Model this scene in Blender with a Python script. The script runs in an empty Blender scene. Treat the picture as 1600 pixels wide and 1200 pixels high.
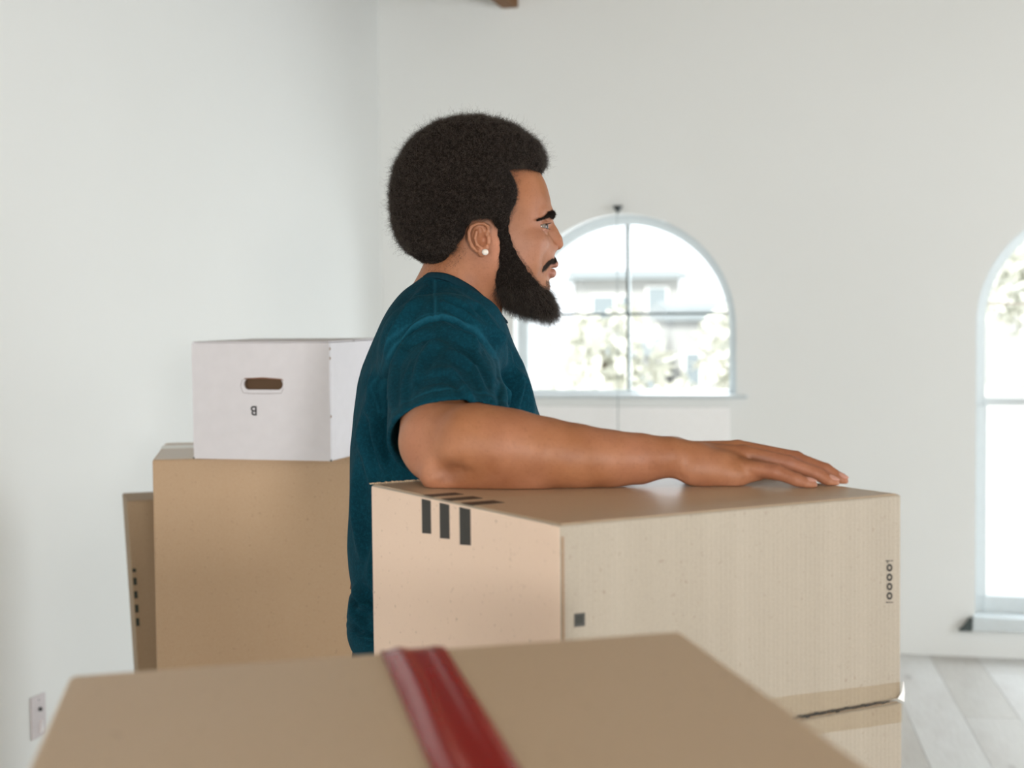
import bpy, bmesh, math, random
import numpy as np
from mathutils import Vector, Matrix
from mathutils.bvhtree import BVHTree
random.seed(7)
rng = np.random.default_rng(7)
scn = bpy.context.scene
COL = scn.collection

# ------------------------------------------------------------------ camera
F = 2461.0                      # focal length in pixels of the 1600 px wide frame
CAMZ = 1.53
cam_d = bpy.data.cameras.new('camera'); cam = bpy.data.objects.new('camera', cam_d); COL.objects.link(cam)
cam_d.sensor_width = 36.0; cam_d.lens = 36.0 * F / 1600.0
CM = Matrix.Rotation(math.radians(90 - 2.79), 3, 'X') @ Matrix.Rotation(math.radians(-0.6), 3, 'Z')
cam.matrix_world = Matrix.Translation((0, 0, CAMZ)) @ CM.to_4x4()
cam_d.dof.use_dof = True; cam_d.dof.focus_distance = 2.36; cam_d.dof.aperture_fstop = 4.9
cam_d.clip_start = 0.02; cam_d.clip_end = 500
scn.camera = cam
CMn = np.array(CM)

# ------------------------------------------------------------------ world, lights, exposure
vs = scn.view_settings
vs.view_transform = 'Standard'; vs.look = 'None'; vs.gamma = 1.0; vs.use_curve_mapping = False
vs.exposure = -0.07
scn.cycles.use_denoising = True
world = bpy.data.worlds.new('world'); scn.world = world; world.use_nodes = True
wn = world.node_tree.nodes['Background']; wn.inputs[0].default_value = (0.93, 0.97, 1.0, 1); wn.inputs[1].default_value = 1.9

def area(name, loc, aim, sx, sy, power, color):
    l = bpy.data.lights.new(name, 'AREA'); l.shape = 'RECTANGLE'; l.size = sx; l.size_y = sy
    l.energy = power; l.color = color
    o = bpy.data.objects.new(name, l); COL.objects.link(o)
    o.location = loc
    o.rotation_euler = (Vector(aim) - Vector(loc)).to_track_quat('-Z', 'Y').to_euler()
    return o
U = Vector((math.cos(math.radians(14)), -math.sin(math.radians(14)), 0))     # along the back wall, to the right
V = Vector((-math.sin(math.radians(14)), -math.cos(math.radians(14)), 0))    # along the left wall, towards the camera side
ORG = Vector((-0.603, 7.383, 0))                                             # back left corner of the room
def room(u, v, z=0.0): return ORG + U * u + V * v + Vector((0, 0, z))
RU, RV, RH = 6.2, 10.5, 3.12
# added area lamps standing for unseen windows in the right wall and behind the camera
area('window_light_right_far', room(RU + 0.05, 3.2, 1.5), room(0, 3.0, 0.5), 2.2, 1.9, 88, (0.91, 0.965, 1.0))
area('window_light_right_near', room(RU - 0.05, 8.0, 2.15), room(0.5, 3.2, 1.0), 1.0, 1.0, 25, (1.0, 0.98, 0.95))
area('window_light_behind_left', room(1.2, RV + 0.05, 1.6), room(2.0, 0, 1.1), 1.3, 1.8, 55, (1.0, 0.95, 0.90))  # added warm fill from behind left, its source unseen
area('window_light_behind_small', room(4.35, RV - 0.15, 1.75), room(0.8, 2.5, 1.0), 0.45, 0.45, 150, (1.0, 0.98, 0.95))
area('window_light_back_a', room(1.62, -0.35, 1.45), room(1.62, 3, 0.6), 0.95, 0.9, 22, (0.90, 0.96, 1.0))
area('window_light_back_b', room(3.75, -0.35, 1.1), room(3.75, 3, 0.3), 0.9, 1.7, 55, (0.90, 0.96, 1.0))
sun_d = bpy.data.lights.new('sun', 'SUN'); sun_d.energy = 6.5; sun_d.angle = 0.01; sun_d.color = (1.0, 0.96, 0.9)
sun = bpy.data.objects.new('sun', sun_d); COL.objects.link(sun)
sun.rotation_euler = Vector((0.75, 0.75, -1.1)).to_track_quat('-Z', 'Y').to_euler()

# ------------------------------------------------------------------ geometry of the view, used to take real positions off the plan
def ray(px, py):
    return CM @ Vector(((px - 800) / F, -(py - 600) / F, -1.0))
def P(px, py, Y):
    d = ray(px, py); t = Y / d.y
    return Vector((d.x * t, Y, CAMZ + d.z * t))
def PZ(px, py, z):
    d = ray(px, py); t = (z - CAMZ) / d.z
    return Vector((d.x * t, d.y * t, z))
def proj(pts):
    q = (np.asarray(pts) - np.array([0, 0, CAMZ])) @ CMn
    return np.stack([800 - F * q[:, 0] / q[:, 2], 600 + F * q[:, 1] / q[:, 2]], 1)
def wall_uz(px, py):
    d = ray(px, py); n = V
    t = (ORG - Vector((0, 0, CAMZ))).dot(n) / d.dot(n)
    p = Vector((0, 0, CAMZ)) + d * t
    return (p - ORG).dot(U), p.z
def left_vz(px, py):
    d = ray(px, py); t = (ORG - Vector((0, 0, CAMZ))).dot(U) / d.dot(U)
    p = Vector((0, 0, CAMZ)) + d * t
    return (p - ORG).dot(V), p.z

# ------------------------------------------------------------------ scene helpers
def link(name, me, mat=None, parent=None, kind=None):
    o = bpy.data.objects.new(name, me); COL.objects.link(o)
    if mat is not None: me.materials.append(mat)
    if parent is not None:
        o.parent = parent
        o.matrix_parent_inverse = parent.matrix_basis.inverted()
    if kind: o['kind'] = kind
    return o
def thing(name, label, cat, loc=(0, 0, 0), group=None, kind=None, rz=0):
    o = bpy.data.objects.new(name, None); COL.objects.link(o); o.location = loc; o.empty_display_size = 0.05
    o.rotation_euler = (0, 0, rz)
    tag(o, label, cat, group, kind)
    return o
def tag(o, label=None, cat=None, group=None, kind=None):
    if label: o['label'] = label
    if cat: o['category'] = cat
    if group: o['group'] = group
    if kind: o['kind'] = kind
    return o
def mesh_of(bm, name='m', smooth=False):
    bmesh.ops.recalc_face_normals(bm, faces=bm.faces)
    me = bpy.data.meshes.new(name); bm.to_mesh(me); bm.free()
    if smooth: me.polygons.foreach_set('use_smooth', [True] * len(me.polygons))
    return me
def hexa(bm, c, bevel=0.0, seg=2):
    """c: 8 corners, bottom four counter-clockwise then top four"""
    vv = [bm.verts.new(p) for p in c]
    fs = [(3, 2, 1, 0), (4, 5, 6, 7), (0, 1, 5, 4), (1, 2, 6, 5), (2, 3, 7, 6), (3, 0, 4, 7)]
    ff = [bm.faces.new([vv[i] for i in f]) for f in fs]
    if bevel > 0:
        es = list({e for f in ff for e in f.edges})
        bmesh.ops.bevel(bm, geom=es, offset=bevel, segments=seg, profile=0.5, affect='EDGES')
def box_uv(bm, u0, u1, v0, v1, z0, z1, bevel=0.0):
    hexa(bm, [room(u0, v1, z0), room(u1, v1, z0), room(u1, v0, z0), room(u0, v0, z0),
              room(u0, v1, z1), room(u1, v1, z1), room(u1, v0, z1), room(u0, v0, z1)], bevel)
def box_xyz(bm, x0, x1, y0, y1, z0, z1, bevel=0.0):
    hexa(bm, [Vector(p) for p in ((x0, y0, z0), (x1, y0, z0), (x1, y1, z0), (x0, y1, z0),
                                  (x0, y0, z1), (x1, y0, z1), (x1, y1, z1), (x0, y1, z1))], bevel)
def tube(bm, pts, r, n=10, closed=False, caps=True):
    pts = [Vector(p) for p in pts]; N = len(pts); rings = []
    rr = r if hasattr(r, '__len__') else [r] * N
    up = Vector((0, 0, 1)); prev = None
    for i, p in enumerate(pts):
        a = pts[(i - 1) % N] if (closed or i > 0) else p
        b = pts[(i + 1) % N] if (closed or i < N - 1) else p
        t = (b - a).normalized()
        if prev is None:
            x = t.cross(up)
            if x.length < 0.05: x = t.cross(Vector((1, 0, 0)))
        else:
            x = prev - t * prev.dot(t)
        x.normalize(); prev = x; y = t.cross(x)
        rings.append([bm.verts.new(p + (x * math.cos(2 * math.pi * k / n) + y * math.sin(2 * math.pi * k / n)) * rr[i]) for k in range(n)])
    for i in range(N if closed else N - 1):
        A, B = rings[i], rings[(i + 1) % N]
        for k in range(n):
            bm.faces.new((A[k], A[(k + 1) % n], B[(k + 1) % n], B[k]))
    if caps and not closed:
        bm.faces.new(rings[0][::-1]); bm.faces.new(rings[-1])

# ------------------------------------------------------------------ materials
def srgb(h):
    h = h.lstrip('#'); c = [int(h[i:i + 2], 16) / 255 for i in (0, 2, 4)]
    return tuple(((x / 12.92) if x <= 0.04045 else ((x + 0.055) / 1.055) ** 2.4) for x in c) + (1.0,)
class NT:
    def __init__(s, name):
        s.m = bpy.data.materials.new(name); s.m.use_nodes = True; s.t = s.m.node_tree
        s.b = s.t.nodes['Principled BSDF']; s.out = s.t.nodes['Material Output']
    def n(s, typ, **kw):
        nd = s.t.nodes.new(typ)
        for k, v in kw.items():
            if k in nd.inputs.keys() if isinstance(k, str) else False: nd.inputs[k].default_value = v
            else: setattr(nd, k, v)
        return nd
    def l(s, a, b): s.t.links.new(a, b)
    def coord(s, scale=(1, 1, 1), kind='Object', rot=(0, 0, 0)):
        tc = s.n('ShaderNodeTexCoord'); mp = s.n('ShaderNodeMapping')
        mp.inputs['Scale'].default_value = scale; mp.inputs['Rotation'].default_value = rot
        s.l(tc.outputs[kind], mp.inputs[0]); return mp.outputs[0]
    def noise(s, scale, detail=4, rough=0.5, vec=None):
        nz = s.n('ShaderNodeTexNoise'); nz.inputs['Scale'].default_value = scale
        nz.inputs['Detail'].default_value = detail; nz.inputs['Roughness'].default_value = rough
        if vec is not None: s.l(vec, nz.inputs['Vector'])
        return nz.outputs['Fac']
    def mixc(s, fac, a, b):
        mx = s.n('ShaderNodeMix'); mx.data_type = 'RGBA'
        if isinstance(fac, (int, float)): mx.inputs[0].default_value = fac
        else: s.l(fac, mx.inputs[0])
        for i, c in ((6, a), (7, b)):
            if isinstance(c, tuple): mx.inputs[i].default_value = c
            else: s.l(c, mx.inputs[i])
        return mx.outputs[2]
    def ramp(s, fac, p0, p1, c0=(0, 0, 0, 1), c1=(1, 1, 1, 1)):
        r = s.n('ShaderNodeValToRGB'); r.color_ramp.elements[0].position = p0; r.color_ramp.elements[1].position = p1
        r.color_ramp.elements[0].color = c0; r.color_ramp.elements[1].color = c1
        s.l(fac, r.inputs[0]); return r.outputs[0]
    def bump(s, h, strength, dist=0.001, prev=None):
        b = s.n('ShaderNodeBump'); b.inputs['Strength'].default_value = strength; b.inputs['Distance'].default_value = dist
        s.l(h, b.inputs['Height'])
        if prev is not None: s.l(prev, b.inputs['Normal'])
        return b.outputs[0]
    def set(s, color=None, rough=None, normal=None, spec=None, metal=None):
        if color is not None:
            if isinstance(color, tuple): s.b.inputs['Base Color'].default_value = color
            else: s.l(color, s.b.inputs['Base Color'])
        if rough is not None:
            if isinstance(rough, (int, float)): s.b.inputs['Roughness'].default_value = rough
            else: s.l(rough, s.b.inputs['Roughness'])
        if normal is not None: s.l(normal, s.b.inputs['Normal'])
        if spec is not None: s.b.inputs['Specular IOR Level'].default_value = spec
        if metal is not None: s.b.inputs['Metallic'].default_value = metal
        return s.m
def plaster(name, c, c2):
    t = NT(name); v = t.coord()
    col = t.mixc(t.noise(0.7, 3, 0.5, v), srgb(c), srgb(c2))
    return t.set(col, 0.75, t.bump(t.noise(60, 5, 0.6, v), 0.12, 0.002), 0.3)
def cardboard(name, c, c2, flute=0.0, rough=0.55, spec=0.4):
    """kraft liner with fibre specks; flute = how much the corrugation shows through on upright faces"""
    t = NT(name); v = t.coord()
    big = t.noise(3.5, 3, 0.55, v); fine = t.noise(420, 3, 0.7, v)
    col = t.mixc(big, srgb(c), srgb(c2))
    dark = t.mixc(t.ramp(t.noise(160, 2, 0.5, v), 0.66, 0.8), col, t.mixc(0.5, col, srgb('6b4f36')))
    col = t.mixc(t.ramp(fine, 0.3, 0.75), dark, t.mixc(0.12, dark, srgb('f0e2cc')))
    nb = t.bump(fine, 0.15, 0.0006)
    if flute > 0:
        w = t.n('ShaderNodeTexWave'); w.wave_type = 'BANDS'; w.bands_direction = 'X'
        w.inputs['Scale'].default_value = 48; w.inputs['Distortion'].default_value = 0.6; w.inputs['Detail'].default_value = 1
        t.l(t.coord(kind='UV'), w.inputs['Vector'])
        nb = t.bump(w.outputs['Fac'], flute, 0.0009, nb)
        st = t.noise(30, 2, 0.6, t.coord((1, 0.02, 1), 'UV'))
        col = t.mixc(st, col, t.mixc(0.16 * min(1, flute * 4), col, srgb('f4ece0')))
    return t.set(col, rough, nb, spec)
def plain(name, c, rough=0.5, spec=0.5, metal=0.0):
    t = NT(name); v = t.coord()
    col = t.mixc(t.noise(40, 2, 0.5, v), srgb(c), t_dark(srgb(c), 0.92))
    return t.set(col, rough, None, spec, metal)
def t_dark(c, k): return tuple(x * k for x in c[:3]) + (1.0,)
M = {}
M['wall'] = plaster('white_plaster', 'eff1f0', 'eaecea')
M['ceiling'] = plaster('ceiling_paint', '94866f', '8a7c66')
M['trim'] = plain('white_gloss_paint', 'd8e0e3', 0.35)
M['trim_panel'] = plain('bright_white_paint', 'ffffff', 0.4)  # whiter than the wall, imitates light falling below the sill
M['black'] = plain('black_iron', '15201c', 0.5)
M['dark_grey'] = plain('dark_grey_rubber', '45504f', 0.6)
M['cord'] = plain('pale_cord', 'aab4b4', 0.6)
M['ink'] = plain('black_print', '33322f', 0.5, 0.35)
M['plate'] = plain('ivory_plastic', 'd9d2d4', 0.35)
# ------------------------------------------------------------------ room shell
def shell(name, fn, mat=None):
    bm = bmesh.new(); fn(bm); return link(name, mesh_of(bm), mat or M['wall'], None, 'structure')
T = 0.22
u1, spring = wall_uz(976, 511)
ul, _ = wall_uz(803, 560); ur, _ = wall_uz(1150, 560)
u1 = (ul + ur) / 2; R1 = (ur - ul) / 2
_, sill1 = wall_uz(980, 616)
u2l, _ = wall_uz(1525, 560); u2 = u2l + R1; _, sill2 = wall_uz(1560, 963)
def arch_pts(uc, R, zs, n=40):
    return [(uc - R * math.cos(math.pi * k / n), zs + R * math.sin(math.pi * k / n)) for k in range(n + 1)]
def back_wall(bm):
    cols = []
    prev = -T
    H = RH + 0.1
    def quad(u0, u1_, z0, z1, z0b=None, z1b=None):
        z0b = z0 if z0b is None else z0b; z1b = z1 if z1b is None else z1b
        for v in (0.0, -T):
            bm.faces.new([bm.verts.new(room(a, v, b)) for a, b in ((u0, z0), (u1_, z0b), (u1_, z1b), (u0, z1))])
    for uc, sill in ((u1, sill1), (u2, sill2)):
        quad(prev, uc - R1, 0, H)
        quad(uc - R1, uc + R1, 0, sill)
        ap = arch_pts(uc, R1, spring)
        for (a, za), (b, zb) in zip(ap[:-1], ap[1:]):
            quad(a, b, za, H, zb, H)
        ring = [(uc + R1, sill), (uc - R1, sill)] + ap
        bv = 0.012
        for (a, za), (b, zb) in zip(ring, ring[1:] + ring[:1]):
            bm.faces.new([bm.verts.new(room(p, v, q)) for p, q, v in ((a, za, 0), (b, zb, 0), (b, zb, -T), (a, za, -T))])
        prev = uc + R1
    quad(prev, RU + T, 0, H)
    bmesh.ops.remove_doubles(bm, verts=bm.verts, dist=1e-5)
shell('wall_back', back_wall)
shell('wall_left', lambda bm: box_uv(bm, -T, 0, 0, RV, 0, RH + 0.1))
def wall_right(bm):  # unseen openings, shifted and sized to suit the lamps
    for a, b in ((0, 2.1), (4.3, 7.4), (8.6, RV)): box_uv(bm, RU, RU + T, a, b, 0, RH + 0.1)
    for a, b, c, d in ((2.1, 4.3, 0.55, 2.45), (7.4, 8.6, 1.55, 2.75)):
        box_uv(bm, RU, RU + T, a, b, 0, c); box_uv(bm, RU, RU + T, a, b, d, RH + 0.1)
shell('wall_right', wall_right)
def wall_front(bm):  # openings behind the camera, cut to suit the lamps there
    for a, b in ((-T, 0.5), (1.9, 3.9), (4.8, RU + T)): box_uv(bm, a, b, RV, RV + T, 0, RH + 0.1)
    for a, b, c, d in ((0.5, 1.9, 0.65, 2.55), (3.9, 4.8, 1.3, 2.2)): box_uv(bm, a, b, RV, RV + T, 0, c); box_uv(bm, a, b, RV, RV + T, d, RH + 0.1)
shell('wall_front', wall_front)
shell('ceiling', lambda bm: box_uv(bm, -T, RU + T, -T, RV + T, RH, RH + 0.15), M['ceiling'])

# floor: boards laid one by one
t = NT('pale_wood_boards')
g = t.coord((1, 1, 1), 'Object')
oi = t.n('ShaderNodeObjectInfo')
base = t.mixc(oi.outputs['Random'], srgb('dfe0df'), srgb('cbc9c4'))
gr = t.noise(9, 6, 0.65, t.coord((14, 0.8, 1), 'Object'))
base = t.mixc(t.ramp(gr, 0.3, 0.75), base, t.mixc(0.28, base, srgb('8d857c')))
vo = t.n('ShaderNodeTexVoronoi'); vo.inputs['Scale'].default_value = 1.0
t.l(t.coord((5.5, 1.7, 1), 'Object'), vo.inputs['Vector'])
t2 = t.noise(2.2, 3, .6, t.coord((1.5, .5, 1))); base = t.mixc(t.ramp(t2, .45, .7), base, t.mixc(.30, base, srgb('a0938a')))
kn = t.ramp(vo.outputs['Distance'], 0.05, 0.16, (1, 1, 1, 1), (0, 0, 0, 1))
base = t.mixc(kn, base, srgb('77736f'))
M['board'] = t.set(base, 0.38, t.bump(gr, 0.10, 0.001), 0.7)
floor = shell('floor', lambda bm: box_uv(bm, -T, RU + T, -T, RV + T, -0.12, -0.022), plain('floor_underlay', '6a6258', 0.8))
BW = 0.2
bm = bmesh.new(); box_xyz(bm, 0.0006, BW - 0.0006, 0, 2.0, -0.022, 0.0, 0.0012); board_me = mesh_of(bm, 'board'); board_me.materials.append(M['board'])
FA = math.radians(-8)         # direction the boards run in
fd = Vector((-math.sin(FA), math.cos(FA), 0)); fs = Vector((math.cos(FA), math.sin(FA), 0))
pl = 0
for i in range(-12, 34):
    off = (i * 0.73) % 2.0
    for j in range(-3, 6):
        p = fs * (i * BW + 0.04) + fd * (j * 2.003 + off - 1.0)
        c = p + fs * BW / 2 + fd * 1.0
        q = c - ORG; uu, vv = q.dot(U), q.dot(V)
        if not (-0.9 < uu < RU + 0.9 and -0.85 < vv < RV + 0.9): continue
        if pl >= 299: continue
        me = board_me
        # trim the boards that cross the walls
        bmc = bmesh.new(); bmc.from_mesh(board_me); bmc.transform(Matrix.Translation(p) @ Matrix.Rotation(FA, 4, 'Z'))
        cut = False
        for co, no in ((room(0.002, 0), -U), (room(RU - .002, 0), U), (room(0, 0.002), -V), (room(0, RV - .002), V)):
            if any((v.co - co).dot(no) > 0 for v in bmc.verts):
                r = bmesh.ops.bisect_plane(bmc, geom=bmc.verts[:] + bmc.edges[:] + bmc.faces[:], plane_co=co, plane_no=no, clear_outer=True)
                if bmc.verts: bmesh.ops.holes_fill(bmc, edges=[e for e in bmc.edges if e.is_boundary])
                cut = True
        if not bmc.verts or len(bmc.faces) < 4: bmc.free(); continue
        if cut:
            bmc.transform((Matrix.Translation(p) @ Matrix.Rotation(FA, 4, 'Z')).inverted())
            me = mesh_of(bmc, 'board_cut'); me.materials.append(M['board'])
        else: bmc.free()
        o = bpy.data.objects.new('floorboard', me); COL.objects.link(o); o.location = p; o.rotation_euler = (0, 0, FA); o.parent = floor
        pl += 1

# ceiling beam whose end shows at the top of the picture
t = NT('beam_wood'); gr = t.noise(20, 5, 0.6, t.coord((1, 1, 8)))
M['beam'] = t.set(t.mixc(gr, srgb('8a5c2a'), srgb('5e3b17')), 0.6, t.bump(gr, 0.3, 0.002))
ub, zb = wall_uz(800, 13)
for i, du in enumerate((0, 2.75)):
    bm = bmesh.new(); box_uv(bm, ub + du - 0.045, ub + du + 0.03, 0.002, RV - 0.002, zb, RH - 0.002, 0.004)
    link('trim_%d' % (i + 1), mesh_of(bm), M['beam'], None, 'structure')

# windows
t = NT('window_glass')
tr = t.n('ShaderNodeBsdfTransparent'); gl = t.n('ShaderNodeBsdfGlossy'); gl.inputs['Roughness'].default_value = 0.02
fr = t.n('ShaderNodeFresnel'); fr.inputs[0].default_value = 1.45; ms = t.n('ShaderNodeMixShader')
tr.inputs[0].default_value = (0.97, 0.985, 0.99, 1)
t.l(fr.outputs[0], ms.inputs[0]); t.l(tr.outputs[0], ms.inputs[1]); t.l(gl.outputs[0], ms.inputs[2]); t.l(ms.outputs[0], t.out.inputs[0])
M['glass'] = t.m
def ringpts(uc, R, zbot):
    return [(uc + R, zbot), (uc - R, zbot)] + arch_pts(uc, R, spring, 32)
def make_window(idx, uc, sill, bars_z, sash):
    w = thing('window_%d' % idx, None, None, room(uc, -0.1, sill), kind='structure')
    fw = 0.042
    # arched frame
    bm = bmesh.new()
    A = ringpts(uc, R1 - 0.001, sill + 0.001); B = ringpts(uc, R1 - fw, sill + (fw if sash else 0.012))
    n = len(A)
    for v in (-0.10, -0.155):
        for i in range(n):
            j = (i + 1) % n
            bm.faces.new([bm.verts.new(room(a, v, b)) for a, b in (A[i], A[j], B[j], B[i])])
    for L in (A, B):
        for i in range(n):
            j = (i + 1) % n
            bm.faces.new([bm.verts.new(room(*q)) for q in ((L[i][0], -0.10, L[i][1]), (L[j][0], -0.10, L[j][1]), (L[j][0], -0.155, L[j][1]), (L[i][0], -0.155, L[i][1]))])
    bmesh.ops.remove_doubles(bm, verts=bm.verts, dist=1e-5)
    link('window_frame', mesh_of(bm), M['trim'], w)
    bm = bmesh.new(); vs_ = [bm.verts.new(room(a, -0.128, b)) for a, b in ringpts(uc, R1 - fw + 0.004, sill + 0.01)]
    bm.faces.new(vs_); link('pane', mesh_of(bm), M['glass'], w)
    return w
w1 = make_window(1, u1, sill1, None, False)
w2 = make_window(2, u2, sill2, None, True)
def half_at(z): 
    d = z - spring; return math.sqrt(max(0.0, (R1 - 0.042) ** 2 - d * d)) if d > 0 else R1 - 0.042
def bar(w, u0, uu1, z0, z1, name='glazing_bar', m=None, v0=-0.105, v1=-0.14):
    bm = bmesh.new(); box_uv(bm, u0, uu1, v1, v0, z0, z1, 0.002); link(name, mesh_of(bm), m or M['bar'], w)
M['bar'] = plain('grey_lead_bar', '66706f', 0.5)
_, zb1 = wall_uz(980, 491); hb = half_at(zb1); ubar, _ = wall_uz(975, 491)
bar(w1, u1 - hb, u1 + hb, zb1 - 0.006, zb1 + 0.006)
bar(w1, ubar - 0.007, ubar + 0.007, sill1 + 0.01, spring + math.sqrt((R1 - .042) ** 2 - (ubar - u1) ** 2), v0=-0.104, v1=-0.142)
bm = bmesh.new()
s0, _ = wall_uz(797, 620); s1, _ = wall_uz(1168, 612)
box_uv(bm, s0, s1, -0.098, 0.035, sill1 - 0.018, sill1 + 0.0005, 0.004); link('window_sill', mesh_of(bm), M['trim'], w1)
_, zb2 = wall_uz(1560, 475); hb = half_at(zb2)
bar(w2, u2 - hb, u2 + hb, zb2 - 0.005, zb2 + 0.005, m=plain('muntin_beige', 'd8d0c4'))
_, zr0 = wall_uz(1560, 636); _, zr1 = wall_uz(1560, 624)
bar(w2, u2 - R1 + .04, u2 + R1 - .04, zr0, zr1, 'meeting_rail', M['trim'], -0.09, -0.15)
_, zg = wall_uz(1560, 938)
bar(w2, u2 - R1 + .04, u2 + R1 - .04, sill2 + 0.001, zg, 'bottom_rail', M['trim'], -0.09, -0.15)
ui, _ = wall_uz(1544, 700)
bar(w2, u2 - R1 + .002, ui, zg, zr0, 'side_stile', M['trim'], -0.09, -0.15)
bar(w2, 2 * u2 - ui, u2 + R1 - .002, zg, zr0, 'side_stile', M['trim'], -0.09, -0.15)
bm = bmesh.new(); s0, _ = wall_uz(1519, 975); _, zs0 = wall_uz(1560, 984)
box_uv(bm, s0, 2 * u2 - s0, -0.088, 0.05, zs0, sill2 + 0.0005, 0.006); link('window_sill', mesh_of(bm), M['trim'], w2)
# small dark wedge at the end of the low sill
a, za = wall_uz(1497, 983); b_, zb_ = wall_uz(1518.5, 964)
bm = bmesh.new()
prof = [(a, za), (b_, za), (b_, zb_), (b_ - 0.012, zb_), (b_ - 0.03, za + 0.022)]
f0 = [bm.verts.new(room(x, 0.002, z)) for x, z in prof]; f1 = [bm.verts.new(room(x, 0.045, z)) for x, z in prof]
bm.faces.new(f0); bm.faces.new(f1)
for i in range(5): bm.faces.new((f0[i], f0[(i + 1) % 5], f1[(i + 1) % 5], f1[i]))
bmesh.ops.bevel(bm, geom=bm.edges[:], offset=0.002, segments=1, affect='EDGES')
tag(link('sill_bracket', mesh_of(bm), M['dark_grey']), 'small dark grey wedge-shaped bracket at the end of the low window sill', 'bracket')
# bright board imitating a patch of light on the wall under the first window
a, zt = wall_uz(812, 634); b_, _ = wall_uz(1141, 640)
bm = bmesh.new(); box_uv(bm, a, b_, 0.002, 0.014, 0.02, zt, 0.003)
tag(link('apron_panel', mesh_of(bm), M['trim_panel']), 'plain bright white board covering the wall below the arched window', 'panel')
# hook and cord in front of the first window
uh, zh = wall_uz(967, 326)
hk = thing('cord_hook', 'small black cone-shaped hook on the wall above the arched window', 'hook', room(uh, 0.0, zh))
bm = bmesh.new(); tube(bm, [room(uh, 0.001, zh), room(uh, 0.008, zh)], 0.012, 14); link('mounting_plate', mesh_of(bm), M['black'], hk)
bm = bmesh.new(); tube(bm, [room(uh, 0.03, zh + 0.012), room(uh, 0.03, zh + 0.002), room(uh, 0.03, zh - 0.014), room(uh, 0.03, zh - 0.022)], [0.02, 0.0195, 0.006, 0.004], 16)
link('cup', mesh_of(bm, smooth=False), M['black'], hk)
bm = bmesh.new(); tube(bm, [room(uh, 0.004, zh), room(uh, 0.03, zh)], 0.004, 8); link('arm', mesh_of(bm), M['black'], hk)
bm = bmesh.new(); uc2, _ = wall_uz(969, 690)
tube(bm, [room(uh, 0.05, zh - 0.022 - 0.0 + 0.0), room(uh + (uc2 - uh) * .3, 0.052, zh - .4), room(uc2, 0.055, 0.55)], 0.0022, 6)
tag(link('blind_cord', mesh_of(bm), M['cord']), 'thin pale cord hanging from the black hook past the arched window', 'cord')
# wall plate low on the left wall
v0_, _ = left_vz(45, 1112); v1_, _ = left_vz(70, 1112); _, zt = left_vz(58, 1086); _, zb_ = left_vz(58, 1152)
vc = (v0_ + v1_) / 2; vh = 0.037; zc = (zt + zb_) / 2; zh_ = 0.06
sw = thing('wall_plate', 'white jack plate with a small dark socket low on the left wall', 'outlet', room(0, vc, zc - zh_))
bm = bmesh.new(); box_uv(bm, 0.001, 0.007, vc - vh, vc + vh, zc - zh_, zc + zh_, 0.002); link('cover_plate', mesh_of(bm), M['plate'], sw)
bm = bmesh.new(); tube(bm, [room(0.007, vc - .003, zc + 0.02), room(0.013, vc - .003, zc + 0.02)], 0.0055, 12); link('socket', mesh_of(bm), M['black'], sw)
bm = bmesh.new(); tube(bm, [room(0.0065, vc, zc + 0.047), room(0.0085, vc, zc + 0.047)], 0.003, 8); link('screw', mesh_of(bm), plain('screw_grey', 'a9a4a6', 0.4), sw)
bm = bmesh.new()
pr = [(vc - .012, zc - .045), (vc + .006, zc - .045), (vc - .006, zc - .012)]
f0 = [bm.verts.new(room(0.007, x, z)) for x, z in pr]; f1 = [bm.verts.new(room(0.016, x, z)) for x, z in pr]
bm.faces.new(f0); bm.faces.new(f1)
for i in range(3): bm.faces.new((f0[i], f0[(i + 1) % 3], f1[(i + 1) % 3], f1[i]))
link('clip', mesh_of(bm), plain('clip_white', 'f1eef0', 0.3), sw)

# ------------------------------------------------------------------ outside the windows
GZ = -0.45
street = shell('ground', lambda bm: box_xyz(bm, -60, 60, 8.8, 90, GZ - .1, GZ), plain('pale_concrete', 'c9c7c2', 0.9))
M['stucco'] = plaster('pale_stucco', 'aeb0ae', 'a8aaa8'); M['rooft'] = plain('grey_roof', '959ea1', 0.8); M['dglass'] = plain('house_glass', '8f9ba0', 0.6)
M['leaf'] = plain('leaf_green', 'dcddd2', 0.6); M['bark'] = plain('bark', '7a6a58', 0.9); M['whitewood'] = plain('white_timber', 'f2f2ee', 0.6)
def house(label, x0, x1, y0, y1, h, roof_h, wins, over=0.4):
    o = thing('house', label, 'house', ((x0 + x1) / 2, (y0 + y1) / 2, GZ))
    bm = bmesh.new(); box_xyz(bm, x0, x1, y0, y1, GZ, GZ + h, 0.02); link('wall', mesh_of(bm), M['stucco'], o)
    bm = bmesh.new(); xm = (y0 + y1) / 2
    pr = [(y0 - over, GZ + h), (y1 + over, GZ + h), (y1 + over, GZ + h + .18), (xm, GZ + h + roof_h), (y0 - over, GZ + h + .18)]
    f0 = [bm.verts.new((x0 - over, y, z)) for y, z in pr]; f1 = [bm.verts.new((x1 + over, y, z)) for y, z in pr]
    bm.faces.new(f0); bm.faces.new(f1)
    for i in range(5): bm.faces.new((f0[i], f0[(i + 1) % 5], f1[(i + 1) % 5], f1[i]))
    link('roof', mesh_of(bm), M['rooft'], o)
    for (a, b, c, d) in wins:
        bm = bmesh.new(); box_xyz(bm, a - .08, b + .08, y0 - .06, y0 + .02, c - .08, d + .08, 0.01); fr_ = link('window', mesh_of(bm), M['whitewood'], o)
        bm = bmesh.new(); box_xyz(bm, a, b, y0 - .075, y0 - .055, c, d, 0.004); link('pane', mesh_of(bm), M['dglass'], fr_)
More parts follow.
